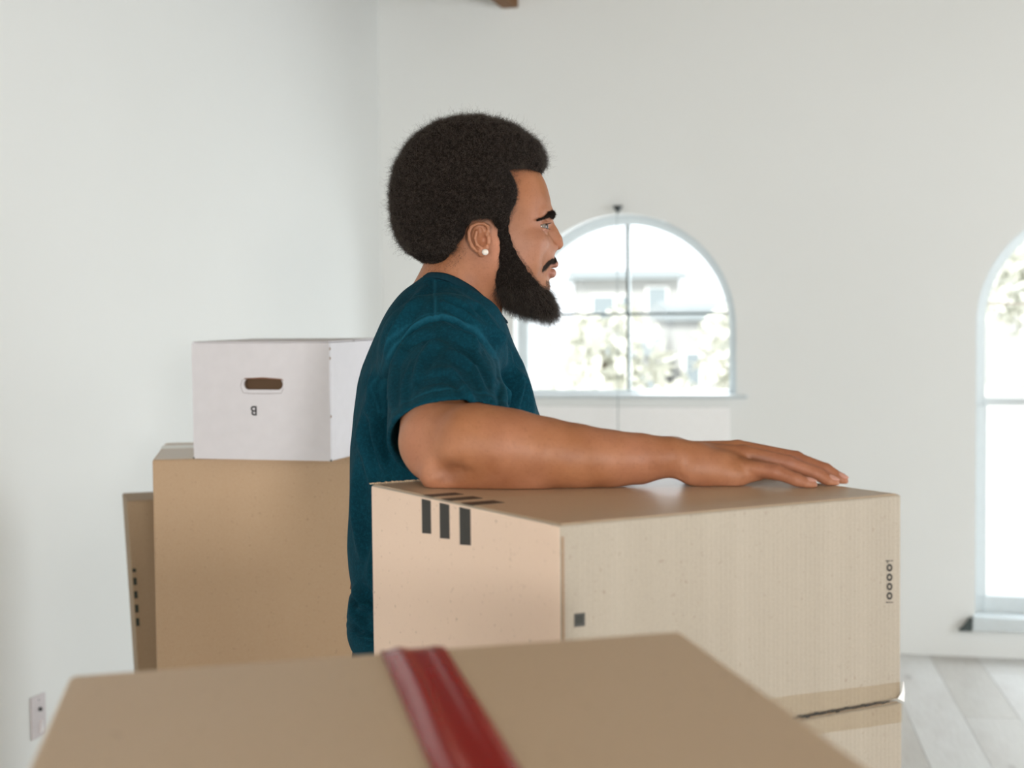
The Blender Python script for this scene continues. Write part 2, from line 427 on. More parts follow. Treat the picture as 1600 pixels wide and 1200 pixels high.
house('pale house beyond the trees, its grey roof at mid-height of the arched window', 2.7, 6.4, 60, 68, 3.0, .45,
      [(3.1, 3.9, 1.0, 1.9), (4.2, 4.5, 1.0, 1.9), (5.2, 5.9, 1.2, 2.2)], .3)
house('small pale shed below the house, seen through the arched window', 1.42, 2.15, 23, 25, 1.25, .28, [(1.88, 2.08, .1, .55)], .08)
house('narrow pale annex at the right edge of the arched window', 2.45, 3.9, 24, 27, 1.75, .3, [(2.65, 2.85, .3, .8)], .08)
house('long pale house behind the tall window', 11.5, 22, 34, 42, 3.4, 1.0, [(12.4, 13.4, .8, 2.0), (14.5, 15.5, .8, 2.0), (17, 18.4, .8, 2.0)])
bm = bmesh.new(); random.seed(3)
leaf_bm = None
def foliage_mesh(n, rx, ry, rz, size, cx=0, cy=0, cz=0):
    r = np.random.default_rng(n)
    d = r.normal(size=(n, 3)); d /= np.linalg.norm(d, axis=1)[:, None]; d *= (r.random((n, 1)) ** 0.4)
    c = d * [rx, ry, rz] + [cx, cy, cz]
    a = r.normal(size=(n, 3)); a /= np.linalg.norm(a, axis=1)[:, None]
    b = np.cross(a, r.normal(size=(n, 3))); b /= np.linalg.norm(b, axis=1)[:, None]
    s = size * (0.6 + 0.8 * r.random((n, 1)))
    v = np.stack([c - a * s, c + b * s * .45, c + a * s, c - b * s * .45], 1).reshape(-1, 3)
    me = bpy.data.meshes.new('foliage'); me.from_pydata(v.tolist(), [], [[4 * i, 4 * i + 1, 4 * i + 2, 4 * i + 3] for i in range(n)])
    return me
def tree(label, x, y, h, r_, n, trunk=0.08, cat='tree', name='tree'):
    o = thing(name, label, cat, (x, y, GZ))
    bm = bmesh.new(); tube(bm, [(x, y, GZ), (x + .03, y, GZ + h * .5), (x - .04, y + .05, GZ + h - r_ * .6)], [trunk, trunk * .7, trunk * .35], 8)
    link('trunk', mesh_of(bm), M['bark'], o)
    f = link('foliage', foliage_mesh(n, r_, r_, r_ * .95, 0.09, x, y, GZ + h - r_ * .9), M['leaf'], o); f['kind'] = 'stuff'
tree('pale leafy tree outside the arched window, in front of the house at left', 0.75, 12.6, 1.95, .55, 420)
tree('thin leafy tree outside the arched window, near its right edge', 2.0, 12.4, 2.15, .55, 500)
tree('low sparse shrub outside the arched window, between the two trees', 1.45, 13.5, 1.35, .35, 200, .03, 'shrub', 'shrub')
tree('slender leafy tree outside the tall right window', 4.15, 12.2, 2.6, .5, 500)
# ------------------------------------------------------------------ cardboard boxes
M['kraft_pink'] = cardboard('kraft_pinkish_face', 'e8cfbc', 'e2c8b4', 0.05, 0.6)  # left face of the striped box, its warm light put into the colour
M['kraft_grey'] = cardboard('kraft_greyish', 'a39a8c', '9d9385', 0.22, 0.6)  # same board darkened in colour, to shade the right face
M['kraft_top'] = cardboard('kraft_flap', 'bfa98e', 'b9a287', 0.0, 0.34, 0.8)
M['kraft_tan'] = cardboard('kraft_tan', 'b89a79', 'b39372', 0.03, 0.6)
M['kraft_dull'] = cardboard('kraft_dull', '9c8467', '947b5d', 0.05, 0.65)
M['kraft_near'] = cardboard('kraft_near', 'd8c2a8', 'd2bba0', 0.0, 0.5)
M['raw_edge'] = cardboard('raw_cardboard_edge', 'd8c4a8', 'b99d7c', 0.0, 0.7)
M['joint'] = cardboard('cardboard_joint', '9c8066', '8f745b', 0.0, 0.7)
M['white_card'] = plain('white_cardboard', 'e0dee3', 0.55, 0.4)
M['inside'] = cardboard('inside_brown_board', '7d5f45', '6b5039', 0.0, 0.8)
t = NT('red_tape'); v = t.coord()
M['red_tape'] = t.set(t.mixc(t.noise(8, 2, .5, v), srgb('b0000c'), srgb('a00009')), 0.27, None, 0.45)
t.b.inputs['Coat Weight'].default_value = 0.2; t.b.inputs['Coat Roughness'].default_value = 0.08
t = NT('clear_tape'); tr = t.n('ShaderNodeBsdfTransparent'); tr.inputs[0].default_value = (0.95, 0.91, 0.85, 1)
gl = t.n('ShaderNodeBsdfGlossy'); gl.inputs['Roughness'].default_value = 0.22; ms = t.n('ShaderNodeMixShader'); ms.inputs[0].default_value = 0.07
t.l(tr.outputs[0], ms.inputs[1]); t.l(gl.outputs[0], ms.inputs[2]); t.l(ms.outputs[0], t.out.inputs[0]); M['clear_tape'] = t.m
M['paper_tape'] = plain('white_tape', 'efece4', 0.3, 0.6)

def uv_by_normal(me):
    uv = me.uv_layers.new(name='UVMap')
    for p in me.polygons:
        n = p.normal
        if abs(n.z) > 0.8: a, b = Vector((1, 0, 0)), Vector((0, 1, 0))
        else:
            a = Vector((-n.y, n.x, 0)).normalized(); b = Vector((0, 0, 1))
        for li in p.loop_indices:
            c = me.vertices[me.loops[li].vertex_index].co
            uv.data[li].uv = (c.dot(a), c.dot(b))
def lerp(a, b, t_): return a + (b - a) * t_
def carton(name, label, cat, top, zb, m_side, m_top, seam='right', group=None, flap_t=0.004, face_mats=None, bottom_shift=Vector((0, 0, 0)), gap=0.001):
    """top: four corners [near, right, back, left] seen from above; zb: height of the base"""
    cen = sum(top, Vector()) / 4
    o = thing(name, label, cat, (cen.x, cen.y, zb), group)
    dn = Vector((0, 0, flap_t))
    bot = [Vector((p.x, p.y, zb)) + bottom_shift for p in top]
    bm = bmesh.new(); hexa(bm, bot + [p - Vector((0, 0, .0004)) for p in top], 0.0035, 3)
    me = mesh_of(bm); uv_by_normal(me)
    b = link('body', me, m_side, o)
    if face_mats:
        for nrm, m_ in face_mats:
            me.materials.append(m_); k = len(me.materials) - 1
            for p in me.polygons:
                if p.normal.dot(nrm) > 0.8: p.material_index = k
    dn = Vector((0, 0, .0009)); cc = sum(top, Vector()) / 4
    n_, r_, b_, l_ = [p + Vector((0, 0, .0003)) - (p - cc) * .018 for p in top]
    ins = 0.0
    if seam == 'right': halves = [(n_, r_, lerp(r_, b_, .5), lerp(n_, l_, .5)), (lerp(n_, l_, .5), lerp(r_, b_, .5), b_, l_)]; gd = (l_ - n_).normalized()
    else: halves = [(n_, lerp(n_, r_, .5), lerp(l_, b_, .5), l_), (lerp(n_, r_, .5), r_, b_, lerp(l_, b_, .5))]; gd = (r_ - n_).normalized()
    for k, h in enumerate(halves):
        h = [Vector(p) for p in h]
        s = 1 if k == 0 else -1
        # leave the slit between the two flaps
        if seam == 'right': idx = (2, 3) if k == 0 else (0, 1)
        else: idx = (1, 2) if k == 0 else (0, 3)
        for i in idx: h[i] = h[i] - gd * (gap / 2) * s
        c = sum(h, Vector()) / 4
        h = [p + (c - p).normalized() * ins for p in h]
        bm = bmesh.new(); hexa(bm, [p - dn for p in h] + h, 0.0002, 1)
        me = mesh_of(bm); uv_by_normal(me); link('flap', me, m_top, o)
    return o
def quad_part(name, corners, th, mat, parent, up, bevel=0.0):
    """thin plate of thickness th standing proud along up"""
    bm = bmesh.new(); hexa(bm, list(corners) + [c + up * th for c in corners], bevel, 1)
    return link(name, mesh_of(bm), mat, parent)

# --- the box the man leans on
ZT = 1.308
n_, l_, r_ = PZ(875, 820, ZT), PZ(579, 757, ZT), PZ(1409, 772, ZT)
b_ = n_ + (l_ - n_) + (r_ - n_)
zs = P(1410, 1097, r_.y).z
nl = Vector((l_.y - n_.y, -(l_.x - n_.x), 0)).normalized()
if nl.dot(Vector((-1, -1, 0))) < 0: nl = -nl              # outward normal of the left face
nr = Vector((r_.y - n_.y, -(r_.x - n_.x), 0)).normalized()
if nr.dot(Vector((1, -1, 0))) < 0: nr = -nr
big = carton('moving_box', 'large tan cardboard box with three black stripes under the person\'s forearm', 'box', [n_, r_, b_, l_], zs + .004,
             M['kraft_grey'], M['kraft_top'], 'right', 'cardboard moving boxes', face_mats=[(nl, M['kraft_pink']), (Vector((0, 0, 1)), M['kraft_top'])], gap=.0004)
low = [Vector((p.x, p.y, zs)) for p in (n_, r_, b_, l_)]
cen = sum(low, Vector()) / 4
low = [p + (cen - p) * 0.004 + Vector((0.003, 0, 0)) for p in low]
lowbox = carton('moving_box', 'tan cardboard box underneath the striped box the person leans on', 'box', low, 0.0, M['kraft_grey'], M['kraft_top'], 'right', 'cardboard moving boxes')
def on_left(px, py, off=0.0):     # point of the left face of the box
    d = ray(px, py); o = Vector((0, 0, CAMZ)); tt = (n_ - o).dot(nl) / d.dot(nl); return o + d * tt + nl * off
def on_right(px, py, off=0.0):
    d = ray(px, py); o = Vector((0, 0, CAMZ)); tt = (n_ - o).dot(nr) / d.dot(nr); return o + d * tt + nr * off
rd = (r_ - n_).normalized(); ld = (l_ - n_).normalized()
for (a, bq, y0, y1) in ((659, 673, 773, 833), (687, 702, 779, 841), (718, 735, 786, 851)):
    pa, pb = on_left(a, y0), on_left(bq, y0)
    ca, cb = on_left(a + 1, y1), on_left(bq, y1 + 1)
    ua, ub_ = (pa - n_).dot(ld), (pb - n_).dot(ld)
    def fp(u, z): return n_ + ld * u + Vector((0, 0, z - n_.z))
    q = [fp(ua, ca.z), fp(ub_, cb.z), fp(ub_, ZT - .004), fp(ua, ZT - .004)]
    quad_part('printed_stripe', q, 0.0003, M['ink'], big, nl)
    e0, e1 = n_ + ld * ua + rd * .002, n_ + ld * ub_ + rd * .002
    q = [e0, e1, e1 + rd * 0.042, e0 + rd * 0.042]
    quad_part('printed_stripe', [c + Vector((0, 0, .0002)) for c in q], 0.0004, M['ink'], big, Vector((0, 0, 1)))
q = [on_right(897, 959), on_right(914, 957), on_right(914, 978), on_right(897, 980)]
quad_part('printed_square', q, 0.0003, plain('faded_print', '4b4b48', .5), big, nr)
q = [on_right(899.5, 962), on_right(911, 960.5), on_right(911, 974), on_right(899.5, 975.5)]
quad_part('printed_square', [c + nr * .0003 for c in q], 0.0002, plain('darker_print', '353632', .5), big, nr)
# column of printed marks
def ring_print(cx, cy, rx, ry, ri, dot):
    bm = bmesh.new(); N = 18; A = []; B = []
    for k in range(N):
        a = 2 * math.pi * k / N
        A.append(bm.verts.new(on_right(cx + rx * math.cos(a), cy + ry * math.sin(a), .0004)))
        B.append(bm.verts.new(on_right(cx + ri * rx * math.cos(a), cy + ri * ry * math.sin(a), .0004)))
    for k in range(N): bm.faces.new((A[k], A[(k + 1) % N], B[(k + 1) % N], B[k]))
    if dot: hexa(bm, [on_right(cx + dx, cy + dy, o) for o in (.0002, .0006) for dx, dy in ((-1.6, 2), (1.6, 2), (1.6, -2), (-1.6, -2))])
    link('printed_mark', mesh_of(bm), M['ink'], big)
for cy in (887, 902, 916.5, 931): ring_print(1389.5, cy, 4.6, 6.0, 0.45, False)
for y0 in (875.5, 940.5):
    quad_part('printed_mark', [on_right(1384, y0 + 1.4), on_right(1395, y0 + 1.2), on_right(1395, y0), on_right(1384, y0)], .0003, M['ink'], big, nr)
quad_part('printed_mark', [on_right(1386, 880), on_right(1387.4, 880), on_right(1387.4, 876), on_right(1386, 876)], .0003, M['ink'], big, nr)
# folded joint at the near upright corner
bm = bmesh.new()
c0 = n_ + nr * .0006 + rd * .001
hexa(bm, [Vector((p.x, p.y, z)) for z in (zs + .01, ZT - .012) for p in (c0, c0 + rd * .003, c0 + rd * .003 + nr * .0006, c0 + nr * .0008)], .0003, 1)
link('joint_edge', mesh_of(bm), M['joint'], big)
# raw serrated edge of the flap at the far left corner
bm = bmesh.new(); e0, e1 = l_, lerp(l_, b_, .30); N = 46
for k in range(N):
    a, c = lerp(e0, e1, k / N), lerp(e0, e1, (k + .62) / N); hh = .0012 + .0012 * random.random()
    hexa(bm, [a, c, c + ld * .003, a + ld * .003] + [x + Vector((0, 0, hh)) for x in (a, c, c + ld * .003, a + ld * .003)])
e = link('raw_edge', mesh_of(bm), M['raw_edge'], big); e['kind'] = 'stuff'
# clear tape over the seam between the two boxes and around the right corner
def fr(u, z, off): return Vector((n_.x, n_.y, z)) + rd * u + nr * off
W_ = (r_ - n_).length
for own, zz in ((big, (.0005, .010, .020, .028)), (lowbox, (-.020, -.012, -.006, -.0005))):
    bm = bmesh.new(); N = 24; rows = []
    for k in range(N + 1):
        u = W_ * .12 + (W_ * .88 + .001) * k / N
        rows.append([bm.verts.new(fr(u, zs + z + .004 * math.sin(u * 9) * (abs(z) > .018), .0012 + .0006 * math.sin(u * 70 + z * 90))) for z in zz])
    for k in range(N):
        for i in range(3): bm.faces.new((rows[k][i], rows[k + 1][i], rows[k + 1][i + 1], rows[k][i + 1]))
    link('clear_tape', mesh_of(bm, smooth=True), M['clear_tape'], own)
bm = bmesh.new()
for k in range(34):   # dark creased seam under the tape
    u = W_ * .50 + W_ * .46 * k / 34; th = .0020 * (1 - .6 * abs(k - 8) / 34) * (.5 + random.random() * .8)
    z = zs + .0010 * math.sin(k * 1.7) + .0040
    hexa(bm, [fr(u, z - th, .0004), fr(u + W_ * .0125, z - th * .8, .0004), fr(u + W_ * .0125, z - th * .8, .001), fr(u, z - th, .001),
              fr(u, z + th * .5, .0004), fr(u + W_ * .0125, z + th * .4, .0004), fr(u + W_ * .0125, z + th * .4, .001), fr(u, z + th * .5, .001)])
s_ = link('seam_crease', mesh_of(bm), M['ink'], big); s_['kind'] = 'stuff'
t = NT('white_glossy_film'); t.set(srgb('ffffff'), 0.12, None, 0.6); M['film'] = t.m
bm = bmesh.new()
pts = [(W_ - .008, .006), (W_ + .0025, .0008), (W_ + .0035, .012), (W_ + .001, .026), (W_ - .0015, .013)]
ff = [bm.verts.new(fr(u, zs + z, .002)) for u, z in pts]; gg = [bm.verts.new(fr(u - .001, zs + z, .0032)) for u, z in pts]
bm.faces.new(ff); bm.faces.new(gg)
for i in range(5): bm.faces.new((ff[i], ff[(i + 1) % 5], gg[(i + 1) % 5], gg[i]))
link('tape_end', mesh_of(bm), M['film'], big)

# --- the near box with the red tape, out of focus
zt_ = 1.277
A_ = PZ(1065, 986, zt_)                    # far right corner
B_ = P(108, 1056, A_.y - .1)               # far left corner
B_ = PZ(108, 1056, zt_ - .012)
ex = (A_ - B_); back = Vector((ex.y, -ex.x, 0)).normalized()
C_ = PZ(1385, 1200, zt_); dr = (C_ - A_).normalized()
D_ = PZ(30, 1200, zt_ - .012); dl = (D_ - B_).normalized()
dm = Vector(((dr + dl).x, (dr + dl).y, 0)).normalized()
NR = A_ + dm * .40; NL = B_ + dm * .40
near = carton('moving_box', 'nearest cardboard box, blurred, sealed with glossy red tape', 'box', [NL, NR, A_, B_], 0.64,
              M['kraft_near'], M['kraft_near'], 'left', 'cardboard moving boxes', gap=.002)
lowN = [Vector((p.x, p.y, .638)) for p in (NL, NR, A_, B_)]
carton('moving_box', 'cardboard box carrying the red-taped box at the front', 'box', lowN, 0.0, M['kraft_near'], M['kraft_near'], 'left', 'cardboard moving boxes')
# red tape with a lengthwise fold
wA, wB = PZ(592, 1013, zt_ - .006), PZ(692, 1008, zt_ - .004)
ta = (wA - B_).dot((A_ - B_).normalized()) / (A_ - B_).length; tb = (wB - B_).dot((A_ - B_).normalized()) / (A_ - B_).length
bm = bmesh.new(); N = 30; K = 12; rows = []
def topz(s, w): return lerp(lerp(B_, A_, s), lerp(NL, NR, s), w)
for k in range(-4, N + 1):
    w = max(0, k / N); row = []
    for i in range(K + 1):
        s = ta + (tb - ta) * i / K
        p = topz(s, w); x = i / K
        lift = .0016 + .0022 * math.exp(-((x - .28 - .03 * math.sin(w * 7)) / .10) ** 2) + .0010 * math.exp(-((x - .85) / .07) ** 2) + .0002 * math.sin(w * 9 + x * 3)
        if k < 0: p = p - dm * .0012 + Vector((0, 0, k * .012 - .0))
        row.append(bm.verts.new(p + (Vector((0, 0, lift)) if k >= 0 else -dm * lift)))
    rows.append(row)
for k in range(len(rows) - 1):
    for i in range(K): bm.faces.new((rows[k][i], rows[k][i + 1], rows[k + 1][i + 1], rows[k + 1][i]))
link('red_tape', mesh_of(bm, smooth=True), M['red_tape'], near)

# --- tan box behind the man and the box it stands on
z2 = 1.53 - .318
f0 = PZ(238, 718.5, z2); bk = PZ(258, 692, z2)
dd = (bk - f0); ddir = dd.normalized(); dlen = dd.length
wd = Vector((ddir.y, -ddir.x, 0)); fr_ = f0 + wd * .50
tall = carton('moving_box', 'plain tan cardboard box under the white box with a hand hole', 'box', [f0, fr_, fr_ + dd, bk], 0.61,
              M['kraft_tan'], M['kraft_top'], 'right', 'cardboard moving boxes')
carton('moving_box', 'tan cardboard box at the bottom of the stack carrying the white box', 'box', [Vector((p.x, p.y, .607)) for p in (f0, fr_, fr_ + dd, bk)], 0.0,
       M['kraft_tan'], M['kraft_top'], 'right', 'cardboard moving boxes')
s0_ = lerp(f0, bk, .62); s1_ = lerp(f0, bk, .82)
quad_part('white_tape', [s0_, s0_ + wd * .50, s1_ + wd * .50, s1_], .0006, M['paper_tape'], tall, Vector((0, 0, 1)))
# --- dull box behind it with five dark squares
z3 = 1.53 - .4655
g0 = PZ(198, 796, z3); g1 = PZ(246, 790, z3 + .0)
gw = Vector((math.cos(.30), math.sin(.30), 0)); gb = Vector((-gw.y, gw.x, 0))
gtop = [g0 + gb * .0, g0 + gw * .30, g0 + gw * .30 + gb * .18, g0 + gb * .18]
gtop = [p + Vector((-.02, .16, 0)) for p in gtop]; gsc = (g0.y + .16) / g0.y; gtop = [p + Vector((g0.x * (gsc - 1) + .02, 0, 0)) for p in gtop]
dull = carton('moving_box', 'dull brown cardboard box with a row of black squares, half hidden behind the tan box', 'box', gtop, 0.0,
              M['kraft_dull'], M['kraft_dull'], 'right', 'cardboard moving boxes', bottom_shift=Vector((.045, .01, 0)))
gn = -gb
bfr = [Vector((p.x, p.y, 0)) + Vector((.045, .01, 0)) for p in (gtop[0], gtop[1])]
def on_dull(u, z):
    w = 1 - z / z3
    a_ = lerp(gtop[0], bfr[0], w); return Vector((a_.x, a_.y, z)) + gw * u
for y0, y1 in ((906, 912), (921, 933), (943, 955), (965, 978), (987, 1000)):
    za, zb_ = P(208, y1, g0.y).z, P(208, y0, g0.y).z
    q = [on_dull(.003, za), on_dull(.0115, za), on_dull(.0115, zb_), on_dull(.003, zb_)]
    quad_part('printed_square', q, .0005, plain('green_black_print', '1c2a22', .5), dull, gn)

# --- white box with a hand hole
zb0 = z2 + .001
wf0 = PZ(303, 716.5, zb0)
wx = PZ(517, 720.5, zb0); bfar = wx + Vector((.042, .30, 0))
wdir = (wx - wf0).normalized(); wdep = Vector((-wdir.y, wdir.x, 0)); WW = (wx - wf0).length; DD = .31
WH = P(410, 536, (wf0.y + wx.y) / 2).z - zb0
wb = thing('white_box', 'white cardboard box with an oval hand hole standing on the tan box', 'box', (wf0.x, wf0.y, zb0))
def wp(u, z, d=0.0): return Vector((wf0.x, wf0.y, zb0 + z)) + wdir * u + wdep * d
# front panel with a stadium-shaped hole
def uzof(px, py):
    d = ray(px, py); o = Vector((0, 0, CAMZ)); tt = (wf0 - o).dot(wdep) / d.dot(wdep); q = o + d * tt - wf0
    return q.dot(wdir), q.z
h0, hz0 = uzof(381, 601); h1, _ = uzof(442, 600); _, ht = uzof(411, 591.5); _, hb_ = uzof(411, 609)
hc = (h0 + h1) / 2; hzc = (ht + hb_) / 2; hr = (ht - hb_) / 2; hl = (h1 - h0) / 2 - hr
def stadium(cx, cz, l, r, n=10):
    pts = [(cx + l + r * math.cos(a), cz + r * math.sin(a)) for a in [(-.5 + k / n) * math.pi for k in range(n + 1)]]
    pts += [(cx + l * (1 - k / 4), cz + r) for k in range(1, 8)]
    pts += [(cx - l + r * math.cos(a), cz + r * math.sin(a)) for a in [(.5 + k / n) * math.pi for k in range(n + 1)]]
    pts += [(cx - l * (1 - k / 4), cz - r) for k in range(1, 8)]
    return pts
def panel_with_hole(bm, d0, d1, W, H, hole):
    N = len(hole); cx = sum(p[0] for p in hole) / N; cz = sum(p[1] for p in hole) / N
    outer = []
    for (x, z) in hole:
        dx, dz = x - cx, z - cz; k = 1e9
        if dx > 1e-9: k = min(k, (W - cx) / dx)
        if dx < -1e-9: k = min(k, (0 - cx) / dx)
        if dz > 1e-9: k = min(k, (H - cz) / dz)
        if dz < -1e-9: k = min(k, (0 - cz) / dz)
        outer.append((cx + dx * k, cz + dz * k))
    # insert the panel's own corners
    corners = [(W, 0), (W, H), (0, H), (0, 0)]
    for d in (d0, d1):
        hv = [bm.verts.new(wp(x, z, d)) for x, z in hole]; ov = [bm.verts.new(wp(x, z, d)) for x, z in outer]
        for i in range(N):
            j = (i + 1) % N; a, b = outer[i], outer[j]; cs = []
            for c in corners:
                on_a = (abs(a[0] - c[0]) < 1e-6 or abs(a[1] - c[1]) < 1e-6); on_b = (abs(b[0] - c[0]) < 1e-6 or abs(b[1] - c[1]) < 1e-6)
                same = (abs(a[0] - b[0]) < 1e-6 or abs(a[1] - b[1]) < 1e-6)
                if on_a and on_b and not same: cs.append(c)
            mid = [bm.verts.new(wp(c[0], c[1], d)) for c in cs[:1]]
            bm.faces.new([hv[i], ov[i]] + mid + [ov[j], hv[j]])
    for L in (hole, ):
        for i in range(N):
            a, b = L[i], L[(i + 1) % N]
            bm.faces.new([bm.verts.new(wp(*q)) for q in ((a[0], a[1], d0), (b[0], b[1], d0), (b[0], b[1], d1), (a[0], a[1], d1))])
    for (a, b) in ((corners[0], corners[1]), (corners[1], corners[2]), (corners[2], corners[3]), (corners[3], corners[0])):
        bm.faces.new([bm.verts.new(wp(*q)) for q in ((a[0], a[1], d0), (b[0], b[1], d0), (b[0], b[1], d1), (a[0], a[1], d1))])
    bmesh.ops.remove_doubles(bm, verts=bm.verts, dist=1e-5)
bm = bmesh.new(); panel_with_hole(bm, 0, .004, WW, WH, stadium(hc, hzc, hl, hr)); link('front_panel', mesh_of(bm), M['white_card'], wb)
bm = bmesh.new()
def wbox(bm, u0, uu1, za, zz, d0, d1, bv=.0012):
    hexa(bm, [wp(u0, za, d0), wp(uu1, za, d0), wp(uu1, za, d1), wp(u0, za, d1), wp(u0, zz, d0), wp(uu1, zz, d0), wp(uu1, zz, d1), wp(u0, zz, d1)], bv, 1)
wbox(bm, WW - .0035, WW + .0005, .0, WH, .0045, DD); link('side_panel', mesh_of(bm), M['white_card'], wb)
bm = bmesh.new(); wbox(bm, -.0005, .0035, 0, WH, .0045, DD); link('side_panel', mesh_of(bm), M['white_card'], wb)
bm = bmesh.new(); wbox(bm, .004, WW - .004, 0, WH, DD - .004, DD); link('back_panel', mesh_of(bm), M['white_card'], wb)
bm = bmesh.new(); wbox(bm, .004, WW - .004, 0.0005, .004, .0045, DD - .0045); link('bottom_panel', mesh_of(bm), M['white_card'], wb)
bm = bmesh.new(); wbox(bm, .001, WW - .001, WH + .0005, WH + .0035, .0, DD * .44); link('flap', mesh_of(bm), M['white_card'], wb)
bm = bmesh.new(); wbox(bm, .001, WW - .001, WH + .0005, WH + .0035, DD * .47, DD); link('flap', mesh_of(bm), M['white_card'], wb)
bm = bmesh.new(); wbox(bm, .005, WW - .005, .005, WH - .002, .018, .021, .0005); link('inner_panel', mesh_of(bm), M['inside'], wb)
# hand-hole flap folded inwards with its torn brown edge, and the pressed outline around the hole
bm = bmesh.new(); tube(bm, [wp(h0 + .002, ht - .0005, -.0006), wp(hc, ht + .0012, -.0012), wp(h1 - .002, ht - .0016, -.0008), wp(h1 + .001, ht - .005, -.0004)], [.0011, .0014, .0012, .0006], 8)
link('hole_rim', mesh_of(bm, smooth=True), plain('torn_edge', '8d6148', .8), wb)
bm = bmesh.new(); wbox(bm, h0 + .004, h1 - .004, hb_ - .0, ht - .001, .010, .013, .0003); link('hole_flap', mesh_of(bm), plain('pushed_in_flap', '5e4630', .8), wb)
o0, oz0 = uzof(376, 602); _, ozb = uzof(411, 615)
pts = [wp(x, z, -.0002) for x, z in ((h0 + .006, ht), (o0 + .004, ht - .003), (o0, (ht + ozb) / 2), (o0 + .005, ozb + .002), (h0 + .012, ozb), (hc, ozb - .0003), (h1 - .004, ozb + .001), (h1 + .001, hb_ + .003))]
bm = bmesh.new(); tube(bm, pts, .0006, 6); link('hole_crease', mesh_of(bm, smooth=True), plain('grey_crease', '9b9596', .7), wb)
# upside-down letter B (the box stands on its head)
cur = bpy.data.curves.new('letter', 'FONT'); cur.body = 'B'; cur.size = .028; cur.extrude = .0002; cur.offset = .0004; cur.align_x = 'CENTER'; cur.align_y = 'CENTER'
tmp = bpy.data.objects.new('printed_letter_tmp', cur); COL.objects.link(tmp)
dg = bpy.context.evaluated_depsgraph_get(); me = bpy.data.meshes.new_from_object(tmp.evaluated_get(dg)); bpy.data.objects.remove(tmp)
lu, lz = uzof(397, 641)
bm = bmesh.new(); bm.from_mesh(me)
basis = Matrix.Rotation(math.pi, 4, 'Z')
for vtx in bm.verts:
    c = basis @ vtx.co; vtx.co = wp(lu + c.x, lz + c.y, -.0004 - vtx.co.z)
link('printed_letter', mesh_of(bm), plain('letter_black', '1c1b22', .5), wb)
for py in (545, 560, 651):
    _, zz = uzof(517, py)
    bm = bmesh.new(); tube(bm, [wp(WW + .0005, zz - .003, .001), wp(WW + .0018, zz, .002), wp(WW + .0005, zz + .003, .001)], [.0006, .0015, .0006], 6)
    link('torn_nick', mesh_of(bm), M['joint'], wb)
for uu in (.0, WW):
    bm = bmesh.new(); wbox(bm, uu - .002, uu + .002, -.0006, .0028, -.0006, .002, .0003); link('corner_nick', mesh_of(bm), M['dark_grey'], wb)
# ------------------------------------------------------------------ the man
YH = 2.45                        # distance of his body's middle plane
person = thing('person', 'person with black afro and beard in a teal t-shirt, forearm on the striped box', 'person', (P(700, 700, YH).x, YH, 0))

